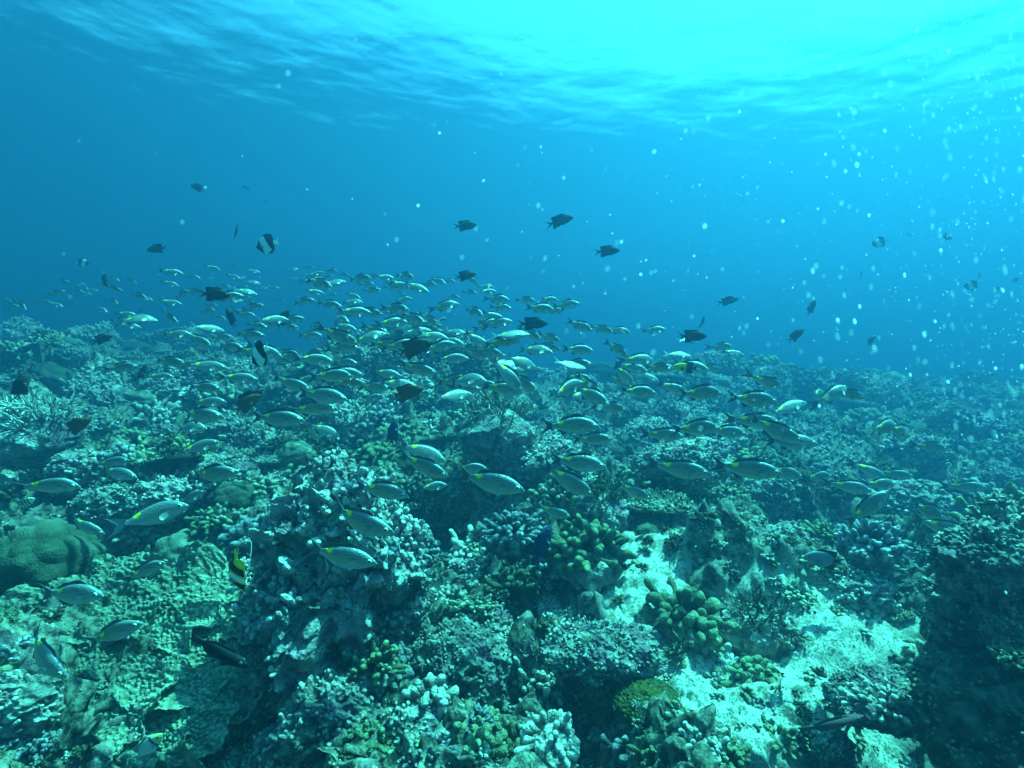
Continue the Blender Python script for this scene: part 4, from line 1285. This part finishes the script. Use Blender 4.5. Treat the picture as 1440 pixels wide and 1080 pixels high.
# ------------------------------------------------------------------ drifting specks (plankton, silt, and faint ones imitating a milky glow): nobody could count them
def specks():
    m, nt, N, Lk = nodes('drifting_silt')
    out = N('ShaderNodeOutputMaterial'); a = N('ShaderNodeBsdfDiffuse'); b = N('ShaderNodeBsdfTranslucent'); t = N('ShaderNodeBsdfTransparent')
    m1 = N('ShaderNodeMixShader'); m2 = N('ShaderNodeMixShader')
    at_ = N('ShaderNodeAttribute'); at_.attribute_name = 'Col'
    sep = N('ShaderNodeSeparateColor'); Lk(at_.outputs['Color'], sep.inputs[0])
    for q in (a, b): q.inputs[0].default_value = (.95, .95, .95, 1)
    m1.inputs[0].default_value = .5
    Lk(a.outputs[0], m1.inputs[1]); Lk(b.outputs[0], m1.inputs[2])
    lw = N('ShaderNodeLayerWeight'); lw.inputs[0].default_value = .5
    fz = math_n(nt, 'POWER', math_n(nt, 'SUBTRACT', 1.0, lw.outputs['Facing']), 1.5)
    Lk(math_n(nt, 'MULTIPLY', sep.outputs[0], fz), m2.inputs[0]); Lk(t.outputs[0], m2.inputs[1]); Lk(m1.outputs[0], m2.inputs[2]); Lk(m2.outputs[0], out.inputs[0])
    mb = MB()
    BIG = [(1208, 217, 4, 0), (1205, 232, 5.5, 0), (1189, 241, 4, 0), (1334, 72, 5, 1), (991, 318, 7, .3), (1101, 311, 4, 0), (588, 289, 4.5, .7), (618, 187, 3.5, 0), (901, 386, 4, 1), (1040, 157, 4, .8), (976, 360, 3, 1),
           (1161, 217, 3.5, .6), (1202, 452, 5, .8), (1178, 450, 4.5, .8), (1272, 387, 4, 1), (1323, 352, 4, 1), (1333, 537, 4, 1), (1152, 571, 4, 1), (1209, 431, 4, .7), (1315, 452, 3.5, 1), (1222, 303, 4, 1), (1410, 408, 4, 1),
           (1065, 448, 3, 1), (920, 213, 6, .25), (1300, 470, 6, .3), (1143, 381, 6, .25), (1400, 518, 4, .8), (1280, 527, 3.5, 1), (680, 254, 4, .4), (793, 250, 5, .2), (874, 340, 5, .4), (1437, 515, 4, 1), (1290, 42, 6, .3), (1244, 184, 4, .6)]
    pts = [(x, y, s, o if o else 1) for x, y, s, o in BIG]
    k = 0
    while k < 1500:
        px = 1440 * rng.random() ** .62; py = 620 * rng.random() ** .8
        if rng.random() > .15 + .85 * (px / 1440) ** 2: continue
        pts.append((px, py, min(3.4, .5 + rng.exponential(.5)), rng.uniform(.1, .6)) if k % 9 else (px, py, rng.uniform(4, 8), rng.uniform(.04, .14))); k += 1
    for _ in range(170):  # faint specks added along the right edge to imitate a milky glow
        pts.append((1445 - abs(rng.normal(0, 110)), rng.uniform(0, 600), rng.uniform(1.5, 6), rng.uniform(.03, .12)))
    for _ in range(120):
        pts.append((rng.uniform(0, 1440), rng.uniform(500, 1080), .5 + rng.exponential(.5), rng.uniform(.2, .7)))
    V, Q = cubesphere(3)
    for px, py, s, o in pts:
        d = rng.uniform(.45, 1.1)
        r = s / 720 * d * .62
        el = 1 + max(0, (px - 900) / 540) * rng.uniform(.1, .8)
        a_ = R(-18 + rng.normal(0, 8))
        P = V * (1 + .15 * fbm(V * 2 + px, 1, int(px))[:, None]) * np.array((r / el ** .4, r * .8, r * el))
        P = np.stack([P[:, 0] * math.cos(a_) + P[:, 2] * math.sin(a_), P[:, 1], -P[:, 0] * math.sin(a_) + P[:, 2] * math.cos(a_)], -1)
        mb.add(P + at(px, py, d), Q, None, (o, 0, 0))
    tag(link('marine_snow', mb.mesh('marine_snow', m)), 'white silt specks drifting in the open water, thickest on the right with added milky glow', 'silt', kind='stuff')
specks()

# ------------------------------------------------------------------ labels that single each repeat out
LAND = [('the domed boulder coral', 67, 770), ('the ruffled leaf coral', 190, 950), ('the tall rock pillar', 480, 800), ('the pitted boulder', 635, 960), ('the large green finger coral', 825, 760),
        ('the bright sand patch', 885, 840), ('the yellow-green crust coral', 912, 982), ('the overhanging rock', 1375, 840), ('the violet-tipped cushion coral', 1225, 765), ('the brown bushy coral', 1068, 860),
        ('the white-topped rock', 965, 640), ('the bright pointed rock', 1108, 780), ('the dark cleft', 650, 655), ('the pale lacy coral', 55, 590), ('the pale feathery coral', 700, 585), ('the grey soldierfish', 580, 490),
        ('the large butterflyfish', 376, 344), ('the white-sided butterflyfish', 366, 499), ('the level black damselfish', 973, 473), ('the black climbing damselfish', 398, 449), ('the sloping ridge', 1240, 990), ('the low lumpy rock', 470, 1000),
        ('the bottom knob coral', 775, 1035), ('the far left mounds', 75, 480), ('the end-on damselfish', 798, 431), ('the forked-tail damselfish', 301, 414), ('the golden striped bream', 277, 586), ('the left yellow-lit bream', 217, 725),
        ('the far right reef edge', 1400, 600), ('the right reef skyline', 1180, 540), ('the thick-fingered coral', 965, 855), ('the dark right hollow', 1150, 705), ('the brown soldierfish', 571, 553), ('the two-tone fish', 965, 517)]
ORD = ['', 'second', 'third', 'fourth', 'fifth', 'sixth', 'seventh', 'eighth', 'ninth', 'tenth', 'eleventh', 'twelfth']
def label_all():
    rows = []
    for o, phrase, cat, group in REG:
        o['category'] = cat; o['group'] = group
        x, y, z = project(np.array(o.location) + (0, 0, o.scale[2] * .4))
        rows.append((o, phrase, x, y))
    for o, x, y, ln in FISH_REG:
        rows.append((o, ('tiny hazy bream' if ln < 26 else 'small hazy bream' if ln < 40 else 'striped bream' if ln < 62 else 'big striped bream'), x, y))
    cells = {}
    for o, ph, x, y in rows:
        dd = sorted((((x - a) ** 2 + ((y - b) * 1.3) ** 2), nm, a, b) for nm, a, b in LAND)
        _, nm, a, b = dd[0]
        dx, dy = x - a, (y - b) * 1.3
        w = 'above' if dy < -abs(dx) else 'below' if dy > abs(dx) else ('left of' if dx < 0 else 'right of')
        cells.setdefault((ph, w, nm), []).append((x, o))
    for (ph, w, nm), L in cells.items():
        L.sort(key=lambda q: q[0])
        for i, (x, o) in enumerate(L):
            if len(L) == 1: lb = f'{ph} {w} {nm}'
            elif i == 0: lb = f'leftmost {ph} {w} {nm}'
            elif i == len(L) - 1 and len(L) > 2: lb = f'rightmost {ph} {w} {nm}'
            else: lb = f'{ORD[i] if i < 12 else "number " + str(i + 1)} {ph} from the left {w} {nm}'
            if len(lb.split()) > 16: lb = lb.replace(' from the left', '')
            o['label'] = lb
label_all()
